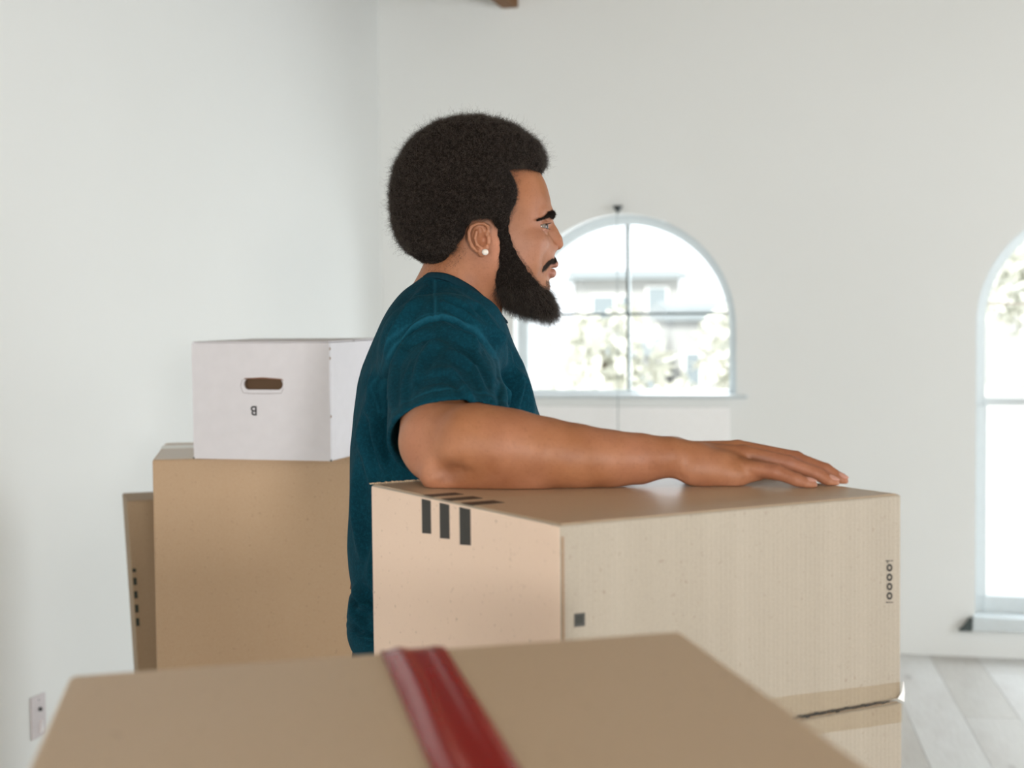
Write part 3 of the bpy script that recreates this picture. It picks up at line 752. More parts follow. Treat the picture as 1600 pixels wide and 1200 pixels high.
def smin(a, b, k):
    if k <= 0: return np.minimum(a, b)
    h = np.maximum(k - np.abs(a - b), 0) / k
    return np.minimum(a, b) - h * h * k * 0.25
def smax(a, b, k): return -smin(-a, -b, k)
class Field:
    def __init__(s, xs, ys, zs):
        s.x, s.y, s.z = [np.asarray(a, np.float32) for a in (xs, ys, zs)]
        s.D = np.full((len(s.x), len(s.y), len(s.z)), 1.0, np.float32)
    def sl(s, lo, hi):
        r = []
        for a, l, h in zip((s.x, s.y, s.z), lo, hi):
            i0 = max(0, int(np.searchsorted(a, l)) - 1); i1 = min(len(a), int(np.searchsorted(a, h)) + 1)
            r.append(slice(i0, max(i0, i1)))
        return tuple(r)
    def g(s, sl):
        return (s.x[sl[0]][:, None, None], s.y[sl[1]][None, :, None], s.z[sl[2]][None, None, :])
    def put(s, sl, d, op, k):
        if op == 'add': s.D[sl] = smin(s.D[sl], d, k)
        elif op == 'sub': s.D[sl] = smax(s.D[sl], -d, k)
        elif op == 'and': s.D[sl] = smax(s.D[sl], d, k)
    def ell(s, c, r, k=0.004, op='add', rot=None):
        """ellipsoid; rot = (angle about Y axis in the side view, degrees) or a matrix"""
        c = np.array(c, float); m = max(r) + k + .012
        sl = s.sl(c - m, c + m); X, Y, Z = s.g(sl)
        X = X - c[0]; Y = Y - c[1]; Z = Z - c[2]
        if rot is not None:
            if isinstance(rot, (int, float)): R = Matrix.Rotation(math.radians(rot), 3, 'Y')
            else: R = rot
            R = np.array(R).T
            X, Y, Z = (R[0, 0] * X + R[0, 1] * Y + R[0, 2] * Z, R[1, 0] * X + R[1, 1] * Y + R[1, 2] * Z, R[2, 0] * X + R[2, 1] * Y + R[2, 2] * Z)
        k0 = np.sqrt((X / r[0]) ** 2 + (Y / r[1]) ** 2 + (Z / r[2]) ** 2)
        k1 = np.sqrt((X / r[0] ** 2) ** 2 + (Y / r[1] ** 2) ** 2 + (Z / r[2] ** 2) ** 2)
        s.put(sl, (k0 * (k0 - 1) / np.maximum(k1, 1e-6)).astype(np.float32), op, k)
    def caps(s, a, b, ra, rb, k=0.004, op='add', ysc=1.0):
        a = np.array(a, float); b = np.array(b, float); m = max(ra, rb) * max(1, ysc) + k + .012
        sl = s.sl(np.minimum(a, b) - m, np.maximum(a, b) + m); X, Y, Z = s.g(sl)
        ba = (b - a) * [1, 1 / ysc, 1]; L = max(float(ba @ ba), 1e-9)
        X = X - a[0]; Y = (Y - a[1]) / ysc; Z = Z - a[2]
        h = np.clip((X * ba[0] + Y * ba[1] + Z * ba[2]) / L, 0, 1)
        d = np.sqrt((X - h * ba[0]) ** 2 + (Y - h * ba[1]) ** 2 + (Z - h * ba[2]) ** 2) - (ra + (rb - ra) * h)
        s.put(sl, d.astype(np.float32), op, k)
    def chain(s, pts, k=0.004, ysc=1.0, op='add'):
        for (a, ra), (b, rb) in zip(pts[:-1], pts[1:]): s.caps(a, b, ra, rb, k, op, ysc)
    def loft(s, rows, e=2.3, k=0.01, yc=YH, op='add', lean=None):
        """rows: (px_back, px_front, py, half width) of the side outline taken in the middle plane"""
        rs = [(P((r[0] + r[1]) / 2, r[2], yc).z, P(r[0], r[2], yc).x, P(r[1], r[2], yc).x, r[3]) for r in rows]
        rs.sort(); z = np.array([r[0] for r in rs]); xb = np.array([r[1] for r in rs]); xf = np.array([r[2] for r in rs]); w = np.array([r[3] for r in rs])
        m = .02 + k
        sl = s.sl([xb.min() - m, yc - w.max() - m, z[0] - .03], [xf.max() + m, yc + w.max() + m, z[-1] + .03]); X, Y, Z = s.g(sl)
        zz = s.z[sl[2]]
        def ip(v):
            # smooth (cosine-free) interpolation by a light blur of the linear one
            o = sum(np.interp(zz + dz, z, v) * wt for dz, wt in ((-.008, .1), (-.004, .2), (0, .4), (.004, .2), (.008, .1)))
            return o[None, None, :]
        B, Fr, W = ip(xb), ip(xf), np.maximum(ip(w), .002)
        C = (B + Fr) / 2; A = np.maximum((Fr - B) / 2, .002)
        q = (np.abs((X - C) / A) ** e + np.abs((Y - yc) / W) ** e) ** (1 / e)
        f = ((q - 1) * np.minimum(A, W)).astype(np.float32)
        out = np.maximum(z[0] - Z, Z - z[-1]).astype(np.float32)
        f = np.maximum(f, out)
        gx, gy, gz = np.gradient(f, s.x[sl[0]], s.y[sl[1]], s.z[sl[2]])
        gm = np.sqrt(gx ** 2 + gy ** 2 + gz ** 2)
        s.put(sl, (f / np.clip(gm, .35, 3)).astype(np.float32), op, k)
    def prism(s, poly, k=0.004, op='and', yc=YH, region=None):
        """polygon of the side view (pixels at the middle plane) swept across the body"""
        pp = np.array([[P(a, b, yc).x, P(a, b, yc).z] for a, b in poly])
        X = s.x[:, None]; Z = s.z[None, :]
        d2 = np.full((len(s.x), len(s.z)), 1e9); ins = np.zeros((len(s.x), len(s.z)), bool); n = len(pp)
        for i in range(n):
            a, b = pp[i], pp[(i + 1) % n]; e = b - a
            t_ = np.clip(((X - a[0]) * e[0] + (Z - a[1]) * e[1]) / (e @ e), 0, 1)
            d2 = np.minimum(d2, (X - a[0] - t_ * e[0]) ** 2 + (Z - a[1] - t_ * e[1]) ** 2)
            cr = ((a[1] > Z) != (b[1] > Z)) & (X < (b[0] - a[0]) * (Z - a[1]) / (b[1] - a[1] + 1e-12) + a[0])
            ins ^= cr
        d = np.where(ins, -1, 1) * np.sqrt(d2)
        s.put((slice(None), slice(None), slice(None)), d[:, None, :].astype(np.float32), op, k)
    def plane(s, p, n, k=0.0, op='and'):
        n = np.array(n, float); n /= np.linalg.norm(n)
        d = (s.x[:, None, None] - p[0]) * n[0] + (s.y[None, :, None] - p[1]) * n[1] + (s.z[None, None, :] - p[2]) * n[2]
        s.put((slice(None), slice(None), slice(None)), d.astype(np.float32), op, k)
    def mesh(s):
        D = s.D; I = D < 0
        c = np.zeros(tuple(n - 1 for n in D.shape), np.int8)
        offs = [(i, j, k) for i in (0, 1) for j in (0, 1) for k in (0, 1)]
        for i, j, k in offs: c += I[i:D.shape[0] - 1 + i, j:D.shape[1] - 1 + j, k:D.shape[2] - 1 + k]
        cells = np.argwhere((c > 0) & (c < 8)); del c
        sh = np.array(D.shape) - 1
        lin = (cells[:, 0] * sh[1] + cells[:, 1]) * sh[2] + cells[:, 2]
        val = {o: D[cells[:, 0] + o[0], cells[:, 1] + o[1], cells[:, 2] + o[2]] for o in offs}
        acc = np.zeros((len(cells), 3)); cnt = np.zeros(len(cells))
        for a in offs:
            for ax in range(3):
                if a[ax] == 1: continue
                b = list(a); b[ax] = 1; b = tuple(b)
                va, vb = val[a], val[b]; m = (va < 0) != (vb < 0)
                t_ = np.where(m, va / np.where(m, va - vb, 1), 0)
                p = np.array(a, float)[None, :].repeat(len(cells), 0); p[:, ax] = t_
                acc[m] += p[m]; cnt[m] += 1
        loc = acc / cnt[:, None]
        pos = np.empty_like(loc)
        for ax, arr in enumerate((s.x, s.y, s.z)):
            i = cells[:, ax]; pos[:, ax] = arr[i] + (arr[i + 1] - arr[i]) * loc[:, ax]
        quads = []
        for ax in range(3):
            o1, o2 = [q for q in range(3) if q != ax]
            sA = [slice(None)] * 3; sB = [slice(None)] * 3; sA[ax] = slice(0, -1); sB[ax] = slice(1, None)
            E = np.argwhere(I[tuple(sA)] != I[tuple(sB)])
            E = E[(E[:, o1] > 0) & (E[:, o2] > 0) & (E[:, o1] < D.shape[o1] - 1) & (E[:, o2] < D.shape[o2] - 1)]
            fl = I[E[:, 0], E[:, 1], E[:, 2]]
            q = []
            for d1, d2 in ((-1, -1), (0, -1), (0, 0), (-1, 0)):
                cc = E.copy(); cc[:, o1] += d1; cc[:, o2] += d2
                q.append(np.searchsorted(lin, (cc[:, 0] * sh[1] + cc[:, 1]) * sh[2] + cc[:, 2]))
            q = np.stack(q, 1)
            if ax == 1: fl = ~fl
            q[~fl] = q[~fl][:, ::-1]
            quads.append(q)
        return pos, np.concatenate(quads)
def smooth_pts(pos, quads, it=1, lam=.5):
    e = np.concatenate([quads[:, [0, 1]], quads[:, [1, 2]], quads[:, [2, 3]], quads[:, [3, 0]]])
    for _ in range(it):
        acc = np.zeros_like(pos); n = np.zeros(len(pos))
        for a, b in ((0, 1), (1, 0)):
            for ax in range(3): acc[:, ax] += np.bincount(e[:, a], pos[e[:, b], ax], len(pos))
            n += np.bincount(e[:, a], minlength=len(pos))
        pos = pos + (acc / n[:, None] - pos) * lam
    return pos
def np_mesh(name, pos, quads):
    me = bpy.data.meshes.new(name)
    me.vertices.add(len(pos)); me.vertices.foreach_set('co', np.ascontiguousarray(pos, np.float32).ravel())
    me.loops.add(len(quads) * 4); me.loops.foreach_set('vertex_index', np.ascontiguousarray(quads, np.int32).ravel())
    me.polygons.add(len(quads)); me.polygons.foreach_set('loop_start', np.arange(0, len(quads) * 4, 4, dtype=np.int32))
    me.update(calc_edges=True); me.polygons.foreach_set('use_smooth', np.ones(len(quads), bool)); me.validate()
    return me
def normals(me):
    a = np.empty(len(me.vertices) * 3, np.float32); me.vertex_normals.foreach_get('vector', a); return a.reshape(-1, 3)
def axis(*seg):
    """axis of a grid: (start, end, step) segments"""
    o = []
    for a, b, st in seg:
        n = max(1, round((b - a) / st)); o += list(np.linspace(a, b, n, endpoint=False))
    o.append(seg[-1][1]); return o
def hp(px, py, dy=0.0): return P(px, py, YH + dy)        # point of the head in the side view

# ---------- skin: head, neck, trunk, both arms and the hand in one surface
zf0, zf1 = hp(800, 480).z, hp(800, 335).z
xf0, xf1 = hp(722, 360).x, hp(890, 360).x
body = Field(axis((-.30, xf0, .0032), (xf0, xf1, .0015), (xf1, .45, .0021)),
             axis((1.862, 2.02, .0020), (2.02, YH - .10, .003), (YH - .10, YH + .015, .0015), (YH + .015, 2.75, .004)),
             axis((.80, 1.29, .008), (1.29, 1.365, .0018), (1.365, zf0, .004), (zf0, zf1, .0015), (zf1, 1.81, .004)))
HEAD = [(764, 766, 233, .004), (722, 800, 240, .036), (695, 830, 255, .055), (680, 846, 273, .066), (672, 854, 290, .0725), (669, 859.5, 310, .0755), (668, 862, 325, .0765),
        (668, 862.5, 336, .0765), (669, 860, 347, .0755), (671, 858.5, 358, .0745), (675, 857, 372, .073), (682, 856, 388, .070), (690, 858.5, 402, .067),
        (700, 861, 415, .064), (712, 859.5, 428, .060), (730, 857, 440, .055), (750, 854, 452, .047), (775, 847, 463, .036), (800, 836, 471, .016)]
body.loft(HEAD, 2.25, .004)
# neck and trapezius
body.caps(hp(732, 395), hp(716, 500), .060, .066, .02)
body.caps(hp(712, 430), hp(684, 480), .046, .052, .02)
for s_ in (-1, 1): body.caps(hp(705, 486, s_ * .03), hp(690, 535, s_ * .15), .030, .040, .03)
# brow, cheek, eye socket
for s_ in (-1, 1):
    body.caps(hp(859, 334, s_ * .012), hp(845, 332.5, s_ * .042), .0060, .0055, .010)
    body.ell(hp(834, 379, s_ * .042), (.020, .016, .015), .022)
    body.ell(hp(863, 352, s_ * .033), (.0125, .018, .0115), .012, 'sub')
    body.ell(hp(812, 405, s_ * .052), (.03, .012, .035), .02)
# nose
body.caps(hp(858.5, 347), hp(871.5, 374), .0055, .0062, .008)
body.caps(hp(871.5, 374), hp(872.6, 381.5), .0066, .0077, .004)
body.caps(hp(860, 366), hp(859, 384), .009, .0105, .010)
for s_ in (-1, 1):
    body.ell(hp(863.0, 386.5, s_ * .0120), (.0082, .0055, .0066), .004, rot=15)
    body.ell(hp(870, 393.2, s_ * .0065), (.0048, .0026, .0030), .002, 'sub')
    body.chain([(hp(857, 380.5, s_ * .0175), .0008), (hp(854.5, 386, s_ * .0185), .0008), (hp(857, 392, s_ * .017), .0008)], .003, op='sub')
# muzzle, lips, chin
body.ell(hp(850, 406), (.0155, .026, .016), .010)
body.ell(hp(862.6, 411.6), (.0104, .0190, .0073), .003, rot=16)
body.ell(hp(856, 413.5, -.012), (.0085, .010, .0045), .003)
body.ell(hp(856, 413.5, .012), (.0085, .010, .0045), .003)
body.ell(hp(860.6, 427.0), (.0087, .0185, .0082), .003, rot=-12)
body.ell(hp(867.0, 419.6), (.0105, .024, .0005), .0016, 'sub', rot=4)
body.ell(hp(842, 448), (.016, .020, .015), .012)
body.caps(hp(863, 441, -.012), hp(863, 441, .012), .0035, .0035, .006, 'sub')
for s_ in (-1, 1): body.ell(hp(852, 390, s_ * .021), (.012, .012, .020), .014)
# eyelids around the eyeball
EC = [hp(844.6, 354.2, s_ * .0315) for s_ in (-1, 1)]
for e_ in EC:
    body.ell(e_, (.0138, .0138, .0138), .003)
    body.ell((e_.x + .0080, e_.y, e_.z + .0002), (.0150, .0185, .0036), .0008, 'sub', rot=4)
    body.ell(e_, (.0119, .0119, .0119), .0, 'sub')
    body.caps((e_.x + .006, e_.y - .008, e_.z + .0118), (e_.x + .0085, e_.y + .006, e_.z + .0118), .0006, .0006, .002, 'sub')
# ears
for s_ in (-1, 1):
    ye = s_ * .0775
    body.ell(hp(750, 373, ye), (.0155, .0050, .0235), .005, rot=-8)
    body.ell(hp(753.5, 374, ye + s_ * .006), (.0088, .0080, .0130), .003, 'sub', rot=-10)
    hx = [(757, 371, 1), (763, 362, 3), (763, 353.5, 4.5), (755.5, 349.3, 6), (745.5, 349.5, 7.5), (736.5, 354, 9), (732.5, 362.5, 10), (733, 374, 10), (737.5, 385, 8.5), (744.5, 392.5, 6.5)]
    body.chain([(hp(a, b, ye + s_ * c * .001), .0026) for a, b, c in hx], .0015)
    ah = [(751, 357.5, 4), (744.5, 362, 6), (742, 372, 7), (745, 382, 6), (752, 387, 4.5)]
    body.chain([(hp(a, b, ye + s_ * c * .001), .0024) for a, b, c in ah], .002)
    body.ell(hp(753.5, 394, ye + s_ * .002), (.0075, .0042, .0075), .003)
    body.caps(hp(763.5, 371, ye + s_ * .002), hp(763, 379, ye + s_ * .003), .0032, .0030, .003)
    body.ell(hp(755, 375, ye + s_ * .003), (.0055, .0080, .0075), .002, 'sub')
    body.ell(hp(750, 359, ye + s_ * .005), (.0040, .0045, .0055), .002, 'sub')
# trunk under the shirt
body.loft([(690, 740, 470, .05), (640, 770, 490, .13), (612, 778, 520, .17), (592, 800, 570, .185), (572, 825, 640, .18), (565, 848, 720, .172), (562, 862, 820, .165), (562, 862, 1010, .165), (575, 850, 1080, .16)], 2.4, .02)
# near arm
SH = P(700, 548, 2.27)
AR = [((684, 690, 1.985), .0485), ((740, 696.5, 1.945), .0523), ((800, 703.5, 1.935), .0482), ((850, 708.5, 1.93), .0447), ((900, 713.5, 1.93), .0405),
      ((950, 717, 1.93), .0360), ((1000, 716.5, 1.93), .0312), ((1046, 714.0, 1.932), .0246), ((1085, 714, 1.935), .019)]
AR = [(P(*a), r) for a, r in AR]
body.caps(SH, AR[0][0], .060, .0495, .02)
body.chain(AR[:5], .003)
body.chain(AR[4:], .003, 1.0)
body.caps(P(1000, 712, 1.955), P(1052, 711, 1.957), .024, .0235, .012)
body.caps(P(672, 722, 1.965), P(681, 739.5, 1.943), .021, .0195, .016)          # point of the elbow
body.caps(P(700, 742, 1.940), P(820, 740, 1.930), .0160, .0165, .03)
body.ell(P(706, 738, 1.906), (.013, .009, .005), .03, 'sub', rot=-25)              # hollow beside the elbow
body.ell(P(770, 690, 1.925), (.05, .028, .030), .03)
# palm
def hd(px, py, D, r): return (P(px, py, D), r)
body.ell(P(1108, 717, 1.957), (.054, .040, .0185), .014, rot=3)
body.ell(P(1103, 733, 1.926), (.040, .019, .0220), .012, rot=2)
body.caps(P(1085, 735, 1.925), P(1148, 743, 1.925), .0165, .0145, .008)
body.caps(P(1146, 742, 1.925), P(1185, 739, 1.922), .0145, .0095, .008)
body.caps(P(1080, 731, 1.985), P(1130, 733, 2.005), .016, .015, .012)
MCP = [(1143, 702, 1.992), (1154, 700.5, 1.970), (1163, 708, 1.948), (1160, 727, 1.926)]
for (a, b, c), w in zip(MCP, ((1066, 707, 1.965), (1066, 706, 1.957), (1068, 712, 1.948), (1070, 720, 1.938))):
    body.caps(P(*w), P(a, b, c), .0125, .0092, .005)
FING = [
    [hd(1143, 703.0, 1.992, 0.0108), hd(1205, 711.0, 1.98, 0.0095), hd(1243, 724.6, 1.965, 0.0084), hd(1272, 739.6, 1.955, 0.0077), hd(1281, 744.1, 1.952, 0.0066)],
    [hd(1154, 701.5, 1.97, 0.0108), hd(1243, 717.1, 1.957, 0.0092), hd(1290, 734.1, 1.942, 0.0083), hd(1312, 747.9, 1.934, 0.0075), hd(1317.5, 751.4, 1.932, 0.0064)],
    [hd(1163, 709.5, 1.948, 0.0105), hd(1232, 724.1, 1.936, 0.0092), hd(1275, 739.6, 1.924, 0.0083), hd(1297, 751.9, 1.917, 0.0075), hd(1303.5, 754.9, 1.916, 0.0064)],
    [hd(1158, 729.0, 1.926, 0.0108), hd(1211, 737.0, 1.91, 0.0090), hd(1243, 749.1, 1.9, 0.0080), hd(1262, 755.4, 1.895, 0.0074), hd(1269, 757.9, 1.894, 0.0063)]]
for f in FING:
    body.chain(f, .0022)
    body.ell(f[1][0], (.0105, .0090, .0088), .003); 
for f in FING[1:]: body.caps(f[0][0], f[1][0], .0098, .0085, .0045)
body.chain([(P(1057, 724, 1.905), .0008), (P(1060, 735, 1.904), .0009), (P(1063, 745, 1.915), .0008)], .005, op='sub')
body.chain([hd(1098, 734, 2.000, .0150), hd(1150, 736, 2.022, .0115), hd(1188, 741, 2.030, .0098), hd(1212, 743, 2.030, .0085)], .008)   # thumb, beyond the palm
for a, b in ((1100, 1150), ):                                                        # extensor tendons
    for (x, y, dd_), w in zip(MCP[1:3], ((1090, 699, 1.958), (1092, 703, 1.946))):
        body.caps(P(w[0], w[1], w[2]), P(x - 6, y - 3.5, dd_), .004, .004, .008)
# far arm hangs at his other side
FS = P(700, 548, 2.63); FE = Vector((FS.x - .02, 2.70, FS.z - .29)); FW = Vector((FS.x + .10, 2.68, FS.z - .53))
body.chain([(FS, .060), (FE, .046), (lerp(FE, FW, .3), .044), (FW, .027)], .01)
body.ell((FW.x + .035, FW.y, FW.z - .065), (.040, .018, .055), .01, rot=-25)
for k in range(4):
    a = Vector((FW.x + .055 - k * .017, FW.y - .002, FW.z - .105 - .004 * k)); b = a + Vector((.022 - k * .004, -.008, -.042)); c_ = b + Vector((-.006, -.006, -.03))
    body.chain([(a, .0105), (b, .0095), (c_, .0078)], .003)
a = Vector((FW.x + .06, FW.y - .015, FW.z - .045)); body.chain([(a, .012), (a + Vector((.028, -.012, -.03)), .0105), (a + Vector((.034, -.016, -.06)), .009)], .006)
# nothing sinks into the cardboard
sl = body.sl([-.2, 1.80, 1.28], [.45, 2.10, 1.33]); X_, Y_, Z_ = body.g(sl)
inb = ((X_ > AR[0][0].x - .05) & (Y_ < 2.12))
body.D[sl] = np.where(inb, smax(body.D[sl], (ZT + .0006 - Z_) * np.ones_like(body.D[sl]), .0), body.D[sl])
pos, quads = body.mesh()
pos = smooth_pts(pos, quads, 1, .35)
del body.D
me = np_mesh('body', pos, quads)
co = np.empty(len(me.vertices) * 3, np.float32); me.vertices.foreach_get('co', co); co = co.reshape(-1, 3)
pp = proj(co); nn = normals(me)
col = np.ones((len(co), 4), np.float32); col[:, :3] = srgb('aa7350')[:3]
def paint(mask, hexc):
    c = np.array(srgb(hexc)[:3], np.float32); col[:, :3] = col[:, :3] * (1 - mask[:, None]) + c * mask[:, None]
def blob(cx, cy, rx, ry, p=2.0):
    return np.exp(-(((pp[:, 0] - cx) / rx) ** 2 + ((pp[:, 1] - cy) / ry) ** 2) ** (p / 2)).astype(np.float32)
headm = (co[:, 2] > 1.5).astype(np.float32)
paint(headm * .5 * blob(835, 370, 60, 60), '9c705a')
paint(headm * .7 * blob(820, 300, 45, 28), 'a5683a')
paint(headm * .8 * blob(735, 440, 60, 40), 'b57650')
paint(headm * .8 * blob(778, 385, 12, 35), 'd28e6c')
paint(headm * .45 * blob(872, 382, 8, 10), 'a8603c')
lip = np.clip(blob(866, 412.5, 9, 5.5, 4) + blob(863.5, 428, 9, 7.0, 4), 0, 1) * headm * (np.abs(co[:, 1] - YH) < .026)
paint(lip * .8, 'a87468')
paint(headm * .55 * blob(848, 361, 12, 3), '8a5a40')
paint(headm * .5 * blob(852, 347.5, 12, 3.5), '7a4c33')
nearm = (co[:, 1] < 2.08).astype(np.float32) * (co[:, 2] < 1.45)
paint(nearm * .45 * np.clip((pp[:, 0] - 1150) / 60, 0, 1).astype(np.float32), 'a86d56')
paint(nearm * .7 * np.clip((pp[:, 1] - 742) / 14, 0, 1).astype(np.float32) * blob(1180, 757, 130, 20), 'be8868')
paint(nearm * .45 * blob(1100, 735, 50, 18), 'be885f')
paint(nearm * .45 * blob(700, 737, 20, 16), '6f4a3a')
paint(nearm * .55 * blob(1185, 717, 30, 7), '5e3624')  # valley between the knuckles, its shade painted into the skin tone
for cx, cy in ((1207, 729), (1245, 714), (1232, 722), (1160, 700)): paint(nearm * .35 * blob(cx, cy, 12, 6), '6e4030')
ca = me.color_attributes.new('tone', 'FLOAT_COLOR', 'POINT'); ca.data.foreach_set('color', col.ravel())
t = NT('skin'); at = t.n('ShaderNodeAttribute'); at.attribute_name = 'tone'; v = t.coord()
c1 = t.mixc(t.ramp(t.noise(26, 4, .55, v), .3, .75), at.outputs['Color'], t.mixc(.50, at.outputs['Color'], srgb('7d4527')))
c1 = t.mixc(t.ramp(t.noise(11, 3, .5, v), .42, .75), c1, t.mixc(.38, c1, srgb('c98f78')))
nb = t.bump(t.noise(600, 3, .6, v), .22, .0006); nb = t.bump(t.noise(70, 4, .6, v), .25, .0022, nb)
c1 = t.mixc(t.ramp(t.noise(240, 3, .6, v), .52, .8), c1, t.mixc(.25, c1, srgb('6a3c22')))
t.set(c1, .50, nb, .42); t.b.inputs['Subsurface Weight'].default_value = .06; t.b.inputs['Subsurface Radius'].default_value = (.012, .005, .003); t.b.inputs['Subsurface Scale'].default_value = .5
M['skin'] = t.m
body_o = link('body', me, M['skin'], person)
bvh_body = BVHTree.FromPolygons(co.tolist(), quads.tolist())

# eyeballs
t = NT('eyeball'); tc = t.n('ShaderNodeTexCoord'); sp = t.n('ShaderNodeSeparateXYZ'); t.l(tc.outputs['Object'], sp.inputs[0])
r_ = t.n('ShaderNodeValToRGB'); cr = r_.color_ramp; cr.interpolation = 'LINEAR'
mr = t.n('ShaderNodeMapRange'); mr.inputs[1].default_value = 0; mr.inputs[2].default_value = .012; t.l(sp.outputs[0], mr.inputs[0]); t.l(mr.outputs[0], r_.inputs[0])
for p_, c_ in ((.74, '7c7067'), (.80, '2a1c14'), (.86, '4a3222'), (.93, '3a2415'), (.945, '060505')):
    e_ = cr.elements.new(p_); e_.color = srgb(c_)
cr.elements[0].color = srgb('7c7067'); cr.elements[-1].color = srgb('060505')
t.set(r_.outputs[0], .2, None, .5); M['eye'] = t.m
bm = bmesh.new(); bmesh.ops.create_uvsphere(bm, u_segments=32, v_segments=20, radius=.0120)
eye_me = mesh_of(bm, smooth=True); eye_me.materials.append(M['eye'])
for e_ in EC:
    o = bpy.data.objects.new('eye', eye_me); COL.objects.link(o); o.location = e_ - Vector((person.location.x, person.location.y, 0)); o.parent = person; o.rotation_euler = (0, math.radians(3), math.radians(-14))

# pearl earring and chain
ep = hp(758, 394, -.0775 - .0085)
bm = bmesh.new(); bmesh.ops.create_uvsphere(bm, u_segments=24, v_segments=16, radius=.0050, matrix=Matrix.Translation(ep))
t = NT('pearl'); M['pearl'] = t.set(srgb('efe6dc'), .2, None, .7)
link('earring', mesh_of(bm, smooth=True), M['pearl'], person)
pts = []
for k in range(28):
    a = math.pi * (.30 + 1.0 * k / 27)
    x = hp(716, 432).x + .062 * math.cos(a + math.pi * .0); 
    pts.append(a)
nk = []
for px_, py_, dy in ((664, 426.5, .02), (662, 426.5, 0), (665, 425.8, -.025), (675, 426.0, -.045), (689, 428.5, -.056)):
    nk.append(hp(px_, py_, dy))
bm = bmesh.new(); tube(bm, nk, .0008, 6); M['silver'] = plain('silver', 'd8d8d8', .25, .5, 1.0); link('necklace', mesh_of(bm, smooth=True), M['silver'], person)

# fingernails
M['nail'] = plain('nail_pink', 'cc9a8a', .25, .6)
for f, w in ((FING[3], .0050), (FING[2], .0056), (FING[1], .0056), (FING[0], .0054)):
    p0, p1 = f[3][0], f[4][0]; dx = (p1 - f[2][0]).normalized(); up = Vector((0, 0, 1)); up = (up - dx * up.dot(dx)).normalized(); sd = dx.cross(up)
    c = lerp(p0, p1, .45) + up * (f[3][1] - .0012) + (-sd if sd.y > 0 else sd) * .0010
    bm = bmesh.new(); bmesh.ops.create_uvsphere(bm, u_segments=16, v_segments=10, radius=1)
    for vtx in bm.verts:
        q = vtx.co.copy(); vtx.co = c + dx * (q.x * .0074) + sd * (q.y * w * 1.12) + up * (q.z * .0016 + .0006 - .0022 * q.y * q.y)
    link('fingernail', mesh_of(bm, smooth=True), M['nail'], person)

# ---------- t-shirt
sh = Field(axis((-.31, .16, .0023)), axis((1.87, 2.32, .0023), (2.32, 2.85, .004)), axis((.985, 1.62, .0026)))
SHIRT = [(662, 722, 429, .045), (650, 745, 440, .066), (632, 757, 452, .088), (620, 770, 465, .118), (609, 783, 480, .15), (599, 789, 498, .176), (585, 800, 530, .196), (568, 818, 570, .204), (560, 828, 600, .205),
         (554, 840, 640, .202), (549, 858, 690, .197), (547.5, 872, 760, .19), (544.5, 880, 820, .186), (544, 882, 850, .185), (547, 882, 885, .184), (551, 880, 908, .183),
         (551.5, 880, 917, .183), (545, 880, 932, .185), (543, 878, 955, .186), (543.5, 876, 980, .186), (546, 874, 992, .186), (551, 868, 1003, .184)]
sh.loft(SHIRT, 2.35, .004)
# sleeves
S0 = P(690, 545, 2.29); S1 = P(709, 690, 2.07)
sh.ell(P(690, 540, 2.27), (.088, .075, .072), .035)
A0, A1 = P(690, 560, 2.255), P(706, 700, 2.03); AX = A1 + (A1 - A0) * .5
sh.caps(A0, A1, .076, .0855, .035); sh.caps(A1, AX, .0855, .0895, .003)
sd_ = (A1 - A0).normalized(); upd = Vector((0, -sd_.z, sd_.y)).normalized()
if upd.z < 0: upd = -upd
hem_n = (sd_ - upd * .453).normalized(); hem_p = A1 - sd_ * .0155
sl = sh.sl([-.31, 1.85, 1.1], [.2, 2.19, 1.6]); X_, Y_, Z_ = sh.g(sl)
pl_ = ((X_ - hem_p.x) * hem_n.x + (Y_ - hem_p.y) * hem_n.y + (Z_ - hem_p.z) * hem_n.z)
pl_ = pl_ + .006 * ((X_ - hem_p.x) / .085) ** 2
sh.D[sl] = smax(sh.D[sl], pl_.astype(np.float32), .002)
sh.caps(lerp(A0, A1, .45), A1, .060, .0805, .004, 'sub'); sh.caps(A1, AX, .0805, .0845, .002, 'sub')
# far sleeve
sh.chain([(P(690, 548, 2.60), .078), (Vector((FS.x - .01, 2.68, FS.z - .13)), .082)], .03)
# neck opening
sh.caps(hp(736, 395), hp(718, 480), .0615, .0635, .003, 'sub')
ca_, cb_ = hp(661, 433), hp(786, 503); cdir = (cb_ - ca_).normalized(); cn = Vector((-cdir.z, 0, cdir.x))
if cn.z < 0: cn = -cn
sl = sh.sl([-.31, YH - .13, 1.45], [.2, YH + .13, 1.64]); X_, Y_, Z_ = sh.g(sl)
cpd = (X_ - ca_.x) * cn.x + (Z_ - ca_.z) * cn.z - .021 * np.minimum(1, ((Y_ - YH) / .062) ** 2)
sh.D[sl] = smax(sh.D[sl], cpd.astype(np.float32), .002)
pos, quads = sh.mesh(); pos = smooth_pts(pos, quads, 2, .5)
del sh.D
me = np_mesh('shirt', pos, quads)
nn = normals(me); co = pos.copy(); pp = proj(co)
near = np.clip(-nn[:, 1] * 1.6 + .25, 0, 1)
disp = np.zeros(len(co))
